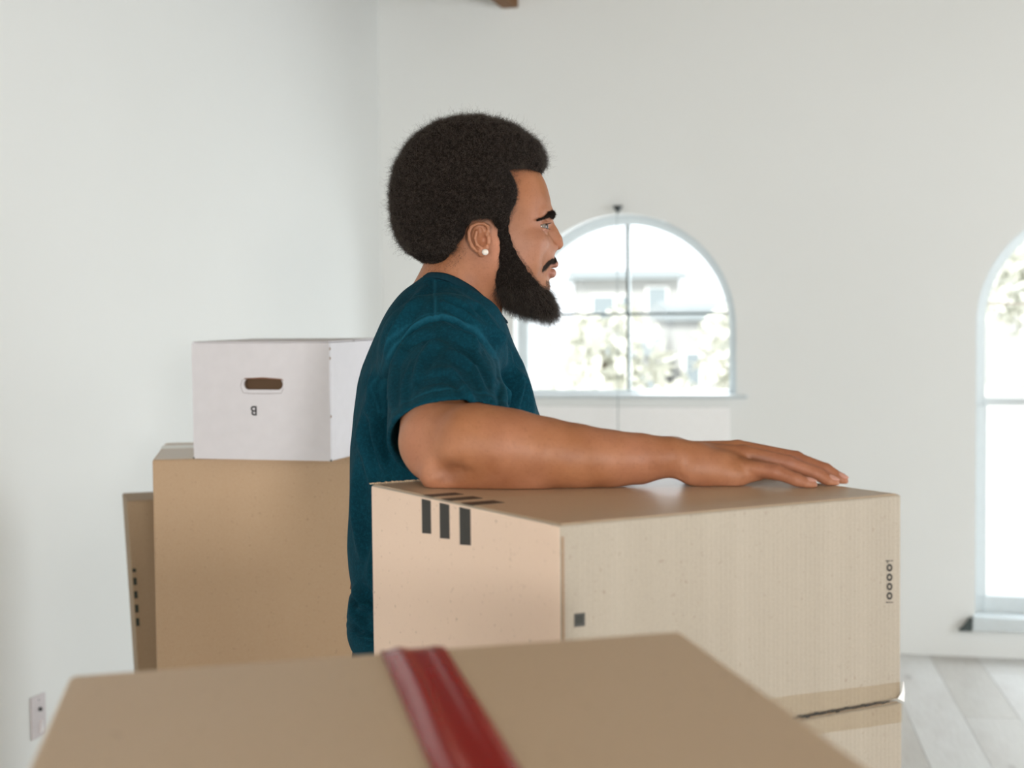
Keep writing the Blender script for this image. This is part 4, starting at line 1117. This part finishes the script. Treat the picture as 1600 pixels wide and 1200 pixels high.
def fold(pts, amp, w, sharp=2.0):
    """a crease along a line of the side view; amp > 0 stands out"""
    best = np.full(len(co), 1e9); env = np.zeros(len(co)); tot = sum(math.dist(a, b) for a, b in zip(pts[:-1], pts[1:])); run = 0
    for a, b in zip(pts[:-1], pts[1:]):
        a_ = np.array(a); e = np.array(b) - a_; L = math.dist(a, b)
        t_ = np.clip(((pp - a_) @ e) / (e @ e), 0, 1); d = np.linalg.norm(pp - a_ - t_[:, None] * e, axis=1)
        m = d < best; best[m] = d[m]; env[m] = (run + t_[m] * L) / tot; run += L
    env = np.sin(np.clip(env, 0, 1) * math.pi) ** .6
    return amp * env * (np.exp(-(best / w) ** sharp) - .35 * np.exp(-((best - 1.9 * w) / (1.1 * w)) ** 2))
side = (co[:, 2] > 0) 
FOLDS = [  # body, back and chest
    ([(668, 445), (640, 480), (612, 530), (596, 590)], .0035, 7), ([(600, 590), (602, 630), (606, 670)], -.0030, 6), ([(588, 590), (590, 650), (600, 730)], .0025, 7), ([(590, 560), (580, 640), (600, 740)], .0045, 8),
    ([(574, 600), (566, 680), (585, 770)], .0040, 9), ([(556, 700), (556, 800), (566, 880)], .0035, 8), ([(600, 740), (590, 840), (575, 910)], .0030, 9),
    ([(552, 915), (566, 930), (574, 945), (560, 955)], .0060, 6), ([(550, 925), (556, 960), (575, 990)], .0040, 6), ([(545, 975), (560, 990), (590, 1000)], .0045, 4),
    ([(690, 455), (730, 480), (775, 530), (790, 590)], .0035, 6), ([(700, 450), (748, 480), (790, 545), (812, 640)], .0045, 6), ([(688, 470), (725, 490), (765, 525)], .0030, 4.5),
    ([(784, 545), (800, 600), (806, 650)], .0055, 5), ([(790, 540), (820, 600), (834, 655)], .0055, 5), ([(795, 530), (822, 585), (848, 650)], .0040, 4), ([(782, 520), (806, 570), (822, 650)], -.0045, 4.5),
    ([(776, 560), (783, 610), (790, 650)], .0050, 5),
    # sleeve
    ([(690, 505), (735, 540), (768, 600), (775, 640)], .0050, 7), ([(700, 545), (740, 575), (765, 625)], .0040, 6), ([(690, 520), (660, 560), (640, 610)], .0030, 8),
    ([(715, 520), (752, 550), (776, 600), (790, 640)], .0045, 6), ([(640, 520), (616, 570), (610, 640)], .0040, 7), ([(700, 575), (722, 600), (745, 640)], .0030, 6),
    ([(644, 560), (632, 600), (628, 640)], .0030, 6), ([(650, 600), (690, 590), (730, 600)], -.0025, 8), ([(630, 545), (660, 530), (700, 525)], -.0025, 7)]
for pts, amp, w in FOLDS: disp += fold(pts, amp * 2.8, w * .85)
# seams: armhole, shoulder seam, hems
def seam(pts, amp=-.0022, w=2.2):
    best = np.full(len(co), 1e9)
    for a, b in zip(pts[:-1], pts[1:]):
        a_ = np.array(a, float); e = np.array(b) - a_; t_ = np.clip(((pp - a_) @ e) / (e @ e), 0, 1)
        best = np.minimum(best, np.linalg.norm(pp - a_ - t_[:, None] * e, axis=1))
    return amp * np.exp(-(best / w) ** 2), best
ARM = [(602, 650), (597, 610), (604, 575), (622, 540), (645, 514), (668, 500), (690, 496), (712, 500), (740, 516), (760, 535), (774, 560), (779, 600), (779, 640)]
s1, bs = seam(ARM, -.0060, 3.2); disp += s1
ARM2 = [(a + (3.5 if a > 690 else -3.5) * (1 if b > 510 else 0), b - (4 if b < 560 else 0)) for a, b in ARM]; s1, _ = seam(ARM2, .0022, 2.2); disp += s1
for dx in (-4.2, 3.2):
    s1, _ = seam([(678 + dx, 440), (680 + dx, 470), (680.5 + dx, 496)], -.0022, 1.8); disp += s1
s1, _ = seam([(679.5, 440), (680.5, 470), (680.5, 494)], .0012, 2.4); disp += s1
# rolled hem of the shirt
s1, _ = seam([(540, 968), (552, 982), (575, 993), (620, 998)], -.0030, 2.2); disp += s1
dh = (co - np.array(hem_p)) @ np.array(hem_n) + .006 * ((co[:, 0] - hem_p.x) / .085) ** 2
slv = (co[:, 1] < 2.19) & (np.linalg.norm(co - np.array(hem_p), axis=1) < .17)
disp += np.where(slv, -.0012 * np.exp(-((dh + .020) / .0016) ** 2) + .0008 * np.exp(-((dh + .008) / .008) ** 2), 0)
disp = np.where(slv, np.maximum(disp, -.0028), disp)
fade_highlight = np.clip(seam(ARM2, 1.0, 1.6)[0] + seam([(679.5, 440), (680.5, 470), (680.5, 494)], 1.0, 2.2)[0] + .6 * seam([(a - 5, b - 4) for a, b in ARM2], 1.0, 1.3)[0], 0, 1) * near  # lighter seam ridges: washed-out dye and painted highlight together
fade_highlight = np.clip(fade_highlight + np.where(slv, .45 * np.exp(-((dh + .0225) / .0018) ** 2), 0), 0, 1)
co = co + nn * (disp * near)[:, None]
me.vertices.foreach_set('co', co.astype(np.float32).ravel()); me.update()
t = NT('teal_jersey'); v = t.coord()
fa = me.color_attributes.new('fade', 'FLOAT_COLOR', 'POINT'); fa.data.foreach_set('color', np.repeat(fade_highlight, 4).astype(np.float32))
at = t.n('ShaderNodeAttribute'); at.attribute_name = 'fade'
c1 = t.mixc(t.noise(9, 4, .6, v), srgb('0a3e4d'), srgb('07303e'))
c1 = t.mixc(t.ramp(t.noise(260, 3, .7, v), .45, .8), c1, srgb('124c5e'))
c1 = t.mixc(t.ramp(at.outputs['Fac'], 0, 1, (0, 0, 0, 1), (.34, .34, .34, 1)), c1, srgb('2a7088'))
w1_ = t.n('ShaderNodeTexWave'); w1_.inputs['Scale'].default_value = 300; w1_.inputs['Distortion'].default_value = 1; t.l(v, w1_.inputs['Vector'])
nb = t.bump(w1_.outputs['Fac'], .12, .0004); nb = t.bump(t.noise(28, 4, .55, t.coord((1.6, 1, .7))), .5, .006, nb)
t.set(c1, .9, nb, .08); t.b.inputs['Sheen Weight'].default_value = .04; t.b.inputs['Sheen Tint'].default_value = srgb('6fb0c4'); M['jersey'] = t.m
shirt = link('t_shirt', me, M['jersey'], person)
# ribbed collar
half = [(662.5, 431.5, 0, 5.0), (665, 432.5, -.022, 5.0), (677, 432.5, -.046, 5.0), (692, 434, -.058, 5.5), (706, 439, -.0635, 6), (722, 448, -.066, 7), (740, 460, -.063, 8), (757, 474, -.053, 8.5), (770, 487, -.038, 9), (780, 496.5, -.020, 9), (784, 500, 0, 9)]
full = half + [(a, b, -c, d) for a, b, c, d in half[-2:0:-1]]
cpt = [(hp(a, b, c), d) for a, b, c, d in full]
def resamp(L, m):
    n = len(L); out = []
    for i in range(n * m):
        q = i / m; k = int(q) % n; f = q - int(q)
        p = [L[(k + j) % n] for j in (-1, 0, 1, 2)]
        pos_ = .5 * ((2 * p[1][0]) + (p[2][0] - p[0][0]) * f + (2 * p[0][0] - 5 * p[1][0] + 4 * p[2][0] - p[3][0]) * f * f + (3 * p[1][0] - p[0][0] - 3 * p[2][0] + p[3][0]) * f ** 3)
        out.append((pos_, p[1][1] * (1 - f) + p[2][1] * f))
    return out
cpt = resamp(cpt, 6); cc_ = sum((p for p, _ in cpt), Vector()) / len(cpt)
bm = bmesh.new(); rings = []
for i, (p, wpx) in enumerate(cpt):
    tg = (cpt[(i + 1) % len(cpt)][0] - cpt[i - 1][0]).normalized()
    outw = Vector((p.x - cc_.x, p.y - cc_.y, 0)).normalized()
    dn_ = (outw * .62 + Vector((0, 0, -1)) * .78); dn_ = (dn_ - tg * dn_.dot(tg)).normalized(); nm = tg.cross(dn_)
    if nm.dot(outw) < 0: nm = -nm
    hw = wpx * .0010 * 1.05; th = .0020
    sec = [(-1, -.3), (-1, .5), (-.6, 1), (.6, 1), (1, .6), (1.05, -.6), (.6, -1), (-.6, -1)]
    rings.append([bm.verts.new(p + dn_ * (a * hw) + nm * (b * th + .0040)) for a, b in sec])
for i in range(len(rings)):
    A, B = rings[i], rings[(i + 1) % len(rings)]
    for k in range(8): bm.faces.new((A[k], A[(k + 1) % 8], B[(k + 1) % 8], B[k]))
t = NT('rib_knit'); wv = t.n('ShaderNodeTexWave'); wv.inputs['Scale'].default_value = 160; wv.inputs['Distortion'].default_value = .3; t.l(t.coord(), wv.inputs['Vector'])
M['rib'] = t.set(t.mixc(wv.outputs['Fac'], srgb('072a36'), srgb('0b3644')), .9, t.bump(wv.outputs['Fac'], .3, .0006), .2)
col_o = link('collar', mesh_of(bm, smooth=True), M['rib'], shirt)

# ---------- trousers and shoes
tr_ = Field(axis((-.32, .22, .005)), axis((2.20, 2.72, .005)), axis((.04, 1.09, .007)))
zh = .90
tr_.loft([(553, 862, 975, .165), (553, 866, 1010, .172), (548, 868, 1040, .175), (545, 860, 1120, .178), (552, 840, 1200, .178)], 2.4, .02)
cx = P(705, 1100, YH).x
for s_ in (-1, 1):
    tr_.chain([((cx - .02, YH + s_ * .085, .90), .095), ((cx + .0, YH + s_ * .095, .50), .068), ((cx - .04, YH + s_ * .10, .10), .055)], .03)
    tr_.caps((cx - .04, YH + s_ * .10, .06), (cx - .04, YH + s_ * .10, .10), .055, .056, .01)
pos, quads = tr_.mesh(); pos = smooth_pts(pos, quads, 2, .5)
me = np_mesh('trousers', pos, quads); t = NT('dark_denim'); v = t.coord()
M['denim'] = t.set(t.mixc(t.noise(80, 4, .6, v), srgb('262c38'), srgb('1b202a')), .85, t.bump(t.noise(40, 4, .6, v), .4, .004), .2)
trs = link('trousers', me, M['denim'], person)
for s_ in (-1, 1):
    sf = Field(axis((cx - .15, cx + .22, .004)), axis((YH + s_ * .10 - .07, YH + s_ * .10 + .07, .004)), axis((-.02, .16, .004)))
    sf.chain([((cx - .07, YH + s_ * .10, .045), .042), ((cx + .05, YH + s_ * .105, .04), .042), ((cx + .13, YH + s_ * .11, .030), .038)], .01)
    sf.caps((cx - .05, YH + s_ * .10, .05), (cx - .04, YH + s_ * .10, .10), .044, .040, .02)
    sf.plane((0, 0, .018), (0, 0, -1)); pos, quads = sf.mesh(); pos = smooth_pts(pos, quads, 1, .4)
    so = link('shoe', np_mesh('shoe', pos, quads), plain('shoe_leather', '2b2b2d', .5), person)
    sf = Field(axis((cx - .15, cx + .22, .004)), axis((YH + s_ * .10 - .07, YH + s_ * .10 + .07, .004)), axis((-.02, .05, .003)))
    sf.chain([((cx - .07, YH + s_ * .10, .02), .045), ((cx + .05, YH + s_ * .105, .02), .045), ((cx + .135, YH + s_ * .11, .02), .041)], .01)
    sf.plane((0, 0, .001), (0, 0, -1)); sf.plane((0, 0, .022), (0, 0, 1)); pos, quads = sf.mesh()
    link('sole', np_mesh('sole', pos, quads), plain('rubber_sole', 'd8d6d0', .7), so)
# belt loop showing above the bunched hem
bm = bmesh.new(); p = P(551, 914, YH)
hexa(bm, [Vector((p.x - .004, YH - .006, p.z - .006)), Vector((p.x + .004, YH - .006, p.z - .006)), Vector((p.x + .004, YH + .006, p.z - .006)), Vector((p.x - .004, YH + .006, p.z - .006)),
          Vector((p.x - .002, YH - .006, p.z + .008)), Vector((p.x + .004, YH - .006, p.z + .008)), Vector((p.x + .004, YH + .006, p.z + .008)), Vector((p.x - .002, YH + .006, p.z + .008))], .001, 1)
link('waistband_tab', mesh_of(bm), plain('brown_leather', '6d4a2c', .6), person)

# ---------- hair
HAIRP = [(796, 272.5), (822, 270), (847, 274), (853, 262), (854, 250), (850, 229), (835, 217), (808, 199), (775, 188), (748, 184), (715, 185), (685, 194), (655, 212), (637, 230), (620, 259), (613, 289),
         (611, 319), (614, 349), (625, 381), (646, 405), (667, 415), (694, 415), (709, 399), (722, 383), (731, 372), (733, 358), (741, 350), (760, 346.5), (768, 350), (775, 362), (782, 368), (793, 362), (796, 350), (801, 337), (809, 322), (811, 304), (806, 286)]
def inset(poly, d):
    c = np.array(poly, float); n = len(c); out = []
    for i in range(n):
        a, b = c[i - 1], c[(i + 1) % n]; tg = (b - a) / (np.linalg.norm(b - a) + 1e-9); nrm = np.array([-tg[1], tg[0]])
        out.append(c[i] + nrm * d)
    return [tuple(q) for q in out]
area_ = sum(a[0] * b[1] - b[0] * a[1] for a, b in zip(HAIRP, HAIRP[1:] + HAIRP[:1])); sg = 1 if area_ > 0 else -1
hf = Field(axis((hp(600, 300).x, hp(870, 300).x, .0030)), axis((YH - .145, YH + .145, .0030)), axis((hp(700, 430).z, hp(700, 172).z, .0030)))
c = hp(731, 300)
hf.ell(c, (.150, .128, .140), 0)
hf.ell(hp(690, 350), (.085, .098, .085), .03)
hf.prism(inset(HAIRP, 3 * sg), .026)
# leave the forehead free: hair there only as thick as the hairline
pos, quads = hf.mesh(); pos = smooth_pts(pos, quads, 2, .5)
import mathutils.noise as mn
me = np_mesh('hair_core', pos, quads); nn = normals(me)
nz = np.array([mn.noise(Vector(p) * 55) * .6 + mn.noise(Vector(p) * 130) * .4 for p in pos.tolist()])
hp_ = proj(pos); edge = np.clip((790 - hp_[:, 0]) / 20, 0, 1) + (hp_[:, 1] < 262)
pos = pos + nn * (nz * .0045 * np.clip(edge, .15, 1))[:, None]
me.vertices.foreach_set('co', pos.astype(np.float32).ravel()); me.update()
t = NT('hair_mass'); v = t.coord()
M['hairmass'] = t.set(t.mixc(t.noise(420, 4, .7, v), srgb('0c0a09'), srgb('2e2622')), .95, t.bump(t.noise(500, 4, .75, v), 1.0, .004), .1)
t = NT('hair_strand'); hi = t.n('ShaderNodeHairInfo')
M['strand'] = t.set(t.mixc(hi.outputs['Random'], srgb('100c0b'), srgb('52473f')), .5, None, .35)
hair = link('hair', me, M['hairmass'], person)
hair['kind'] = 'stuff'
def curls(name, roots, nrm, length, radius, curl_r, turns, npt, parent, grav=0.0, jitter=.5, thick=.00013):
    n = len(roots); r = np.random.default_rng(n)
    d = nrm + r.normal(size=(n, 3)) * jitter; d[:, 2] -= grav; d /= np.linalg.norm(d, axis=1)[:, None]
    a = np.cross(d, r.normal(size=(n, 3))); a /= np.linalg.norm(a, axis=1)[:, None]; b = np.cross(d, a)
    L = length * (.55 + .9 * r.random(n) ** 1.5); ph = r.random(n) * 6.28; tn = turns * (.6 + .8 * r.random(n)); cr_ = curl_r * (.5 + r.random(n))
    tt = np.linspace(0, 1, npt)
    P_ = (roots[:, None, :] + d[:, None, :] * (L[:, None] * tt)[:, :, None]
          + (a[:, None, :] * (np.cos(ph[:, None] + tn[:, None] * 6.28 * tt) - np.cos(ph)[:, None])[:, :, None]
             + b[:, None, :] * (np.sin(ph[:, None] + tn[:, None] * 6.28 * tt) - np.sin(ph)[:, None])[:, :, None]) * cr_[:, None, None])
    P_[:, :, 2] -= grav * .3 * (L[:, None] * tt ** 2)
    hc_ = bpy.data.hair_curves.new(name); hc_.add_curves([npt] * n)
    hc_.position_data.foreach_set('vector', P_.astype(np.float32).ravel())
    ra = hc_.attributes.get('radius') or hc_.attributes.new('radius', 'FLOAT', 'POINT')
    ra.data.foreach_set('value', np.tile(thick * (1 - .6 * tt), n).astype(np.float32))
    o = bpy.data.objects.new(name, hc_); COL.objects.link(o); hc_.materials.append(M['strand'])
    o.parent = parent; o.matrix_parent_inverse = person.matrix_basis.inverted() if parent is person else Matrix.Translation(-person.location)
    o['kind'] = 'stuff'; return o
def sample(pos, quads, n, ok=None, seed=1):
    r = np.random.default_rng(seed)
    a, b, c_, d = (pos[quads[:, i]] for i in range(4))
    ar = np.linalg.norm(np.cross(c_ - a, d - b), axis=1) * .5
    nm = np.cross(c_ - a, d - b); nm /= np.linalg.norm(nm, axis=1)[:, None] + 1e-12
    if ok is not None: ar = ar * ok((a + c_) / 2, nm)
    f = r.choice(len(quads), n, p=ar / ar.sum()); u = r.random((n, 1)); w = r.random((n, 1))
    p = (a[f] * (1 - u) + b[f] * u) * (1 - w) + (d[f] * (1 - u) + c_[f] * u) * w
    return p, nm[f]
def hair_w(c_, nm):
    q = proj(c_); return np.ones(len(q)); front = ((q[:, 0] > 790) & (q[:, 1] > 266)) | ((q[:, 0] > 715) & (q[:, 1] > 345)); return np.where(front, .25, 1.0)
rp, rn = sample(pos, quads, 75000, hair_w)
q = proj(rp); short = ((q[:, 0] > 785) & (q[:, 1] > 262)) | ((q[:, 0] > 712) & (q[:, 1] > 340)) | ((q[:, 1] > 395))
curls('curl', rp[~short] - rn[~short] * .002, rn[~short], .0085, .0009, .0011, 1.6, 10, person, 0, .8)
curls('curl', rp[short] - rn[short] * .002, rn[short], .0045, .0009, .0008, 1.2, 8, person, 0, .8)

top_ = (~short) & (q[:, 1] < 395); pick = np.where(top_)[0][::14]
curls('flyaway_hair', rp[pick], rn[pick], .0165, .002, .0016, 1.8, 12, person, 0, .9, .00008)

# ---------- beard
BEARD = [(773, 340), (799, 340), (798, 366), (806, 388), (818, 405), (832, 425), (841, 440), (848, 450), (857, 452), (862, 462), (870, 478), (871, 492), (863, 500), (847, 496), (825, 491), (803, 483), (789, 476), (775, 462), (772, 440), (777, 416), (779, 394), (777, 374)]
area_ = sum(a[0] * b[1] - b[0] * a[1] for a, b in zip(BEARD, BEARD[1:] + BEARD[:1])); sg2 = 1 if area_ > 0 else -1
bf = Field(axis((hp(755, 400).x, hp(885, 400).x, .0022)), axis((YH - .10, YH + .10, .0022)), axis((hp(800, 520).z, hp(800, 340).z, .0022)))
HB = [(r[0] - 4, r[1] + 9, r[2], r[3] + .0035 + .006 * max(0, min(1, (r[2] - 380) / 60))) for r in HEAD if r[2] > 320]
HB[-3:] = [(745, 860, 452, .060), (765, 868, 466, .053), (785, 872, 480, .043)]
HB += [(800, 874, 492, .034), (822, 872, 502, .024), (850, 866, 508, .012)]
bf.loft(HB, 2.4, .0)
bf.prism(inset(BEARD, 2.5 * sg2), .007)
# keep the face clear between the cheeks
pos, quads = bf.mesh(); pos = smooth_pts(pos, quads, 2, .5)
me = np_mesh('beard', pos, quads); nn = normals(me)
nz = np.array([mn.noise(Vector(p) * 90) * .6 + mn.noise(Vector(p) * 220) * .4 for p in pos.tolist()])
pos = pos + nn * (nz * .0028)[:, None]; me.vertices.foreach_set('co', pos.astype(np.float32).ravel()); me.update()
beard = link('beard', me, M['hairmass'], person); beard['kind'] = 'stuff'
rp, rn = sample(pos, quads, 26000, None, 2)
q = proj(rp); low_ = q[:, 1] > 445
fw = rn.copy(); fw[:, 0] += .4
curls('beard_hair', rp[~low_] - rn[~low_] * .002, rn[~low_], .0055, .0008, .0008, 1.2, 8, person, .35, .7, .00012)
curls('beard_hair', rp[low_] - rn[low_] * .002, fw[low_], .0125, .0014, .0011, 1.4, 10, person, .9, .6, .00012)
# stubble at the edge of the beard, moustache and brows grow on the skin itself
def on_skin(px, py, s_):
    """point of the skin seen from the side at that height"""
    a = hp(px, py, 0); o = Vector((a.x, YH + s_ * .20, a.z)); hit = bvh_body.ray_cast(o, Vector((0, -s_, 0)), .2)
    return hit
def tuft(name, poly, n, length, thick, dirv, core=True, jit=.35, grav=.2):
    xs_ = [p[0] for p in poly]; ys_ = [p[1] for p in poly]; R_, N_ = [], []
    r = random.Random(5)
    def inside(x, y):
        c_ = False
        for (x0, y0), (x1, y1) in zip(poly, poly[1:] + poly[:1]):
            if (y0 > y) != (y1 > y) and x < (x1 - x0) * (y - y0) / (y1 - y0) + x0: c_ = not c_
        return c_
    while len(R_) < n:
        x, y = r.uniform(min(xs_), max(xs_)), r.uniform(min(ys_), max(ys_))
        if not inside(x, y): continue
        h = on_skin(x, y, r.choice((-1, 1)))
        if h[0] is None: n -= 1; continue
        R_.append(h[0]); N_.append(h[1])
    R_ = np.array([list(v_) for v_ in R_]); N_ = np.array([list(v_) for v_ in N_])
    d = N_ * .45 + np.array(dirv)
    return curls(name, R_ - N_ * .0005, d, length, .0004, .0003, .8, 6, person, grav, jit, thick)
r5 = np.random.default_rng(5)
for s_ in (-1, 1):
    R_, N_, D_ = [], [], []
    for i in range(5200):
        k = r5.random(); q = float(np.clip(r5.normal() * .34, -.6, .6))
        dyb = .007 + .045 * k; by = np.interp(k, [0, .3, .65, 1], [337.0, 334.0, 335.0, 344.0])
        wd_ = np.interp(k, [0, .12, .6, 1], [4.0, 5.2, 4.6, 1.5])
        p_ = hp(900, by + q * wd_ * 1.5, s_ * dyb); h_ = bvh_body.ray_cast(p_, Vector((-1, 0, 0)), .12)
        if h_[0] is None: continue
        R_.append(list(h_[0])); N_.append(list(h_[1])); D_.append((-.75, s_ * .5, .28 if by + q > by else .0))
    R_ = np.array(R_); N_ = np.array(N_); curls('eyebrow', R_ + N_ * .0002, N_ * .75 + np.array(D_), .0045, .0003, .0002, .6, 6, person, 0, .18, .00017)
tuft('moustache', [(846, 424), (848, 416), (855, 409), (863, 403), (872, 400.5), (873.5, 405.5), (866, 408.5), (858, 412), (852, 420)], 4200, .0040, .00015, (-.3, 0, -.8), jit=.3)
tuft('stubble', [(786, 362), (794, 362), (803, 385), (816, 404), (831, 425), (843, 443), (857, 449), (858, 453), (840, 454), (818, 432), (796, 400)], 6000, .0026, .00011, (0, 0, -.5), jit=.6)
tuft('stubble', [(766, 470), (776, 430), (781, 395), (785, 396), (782, 440), (778, 476)], 700, .0035, .00011, (0, 0, -.5), jit=.6)
tuft('stubble', [(852, 438), (862, 436), (860, 446), (853, 452)], 350, .0040, .00014, (.3, 0, -.6), jit=.5)
tuft('stubble', [(786, 268), (806, 270), (812, 290), (811, 310), (808, 330), (800, 345), (790, 345)], 3500, .0030, .00012, (.2, 0, -.4), jit=.7)
tuft('stubble', [(668, 412), (700, 410), (728, 385), (736, 392), (712, 420), (690, 428), (668, 424)], 900, .0035, .00010, (-.2, 0, -.5), jit=.6)
R_, N_, D_ = [], [], []
for i in range(2600):
    dy = float(r5.uniform(-.021, .021)); p_ = hp(900, 402.0 + 5.5 * (abs(dy) / .021) ** 1.5 + r5.uniform(-2.2, 2.4), dy); h_ = bvh_body.ray_cast(p_, Vector((-1, 0, 0)), .12)
    if h_[0] is None: continue
    R_.append(list(h_[0])); N_.append(list(h_[1])); D_.append((.0, 1.0 * (1 if dy > 0 else -1), -.8))
curls('moustache', np.array(R_), np.array(N_) * .5 + np.array(D_), .0038, .0003, .0002, .6, 6, person, .2, .3, .00015)
# lashes
for e_ in EC:
    s_ = -1 if e_.y < YH else 1
    for zz, k_, nn_ in ((.0042, 1, 26), (-.0036, -1, 14)):
        R_ = []; D_ = []
        for i in range(nn_):
            a = -1.0 + 2.0 * i / nn_ ; r0 = .0132
            x = r0 * math.cos(a) * .95; y = r0 * math.sin(a)
            R_.append((e_.x + x, e_.y + y, e_.z + zz * math.cos(a))); D_.append((math.cos(a), math.sin(a), .35 * k_))
        curls('eyelash', np.array(R_), np.array(D_), .0048 if k_ > 0 else .003, .0001, .0001, .3, 5, person, 0, .1, .00018)
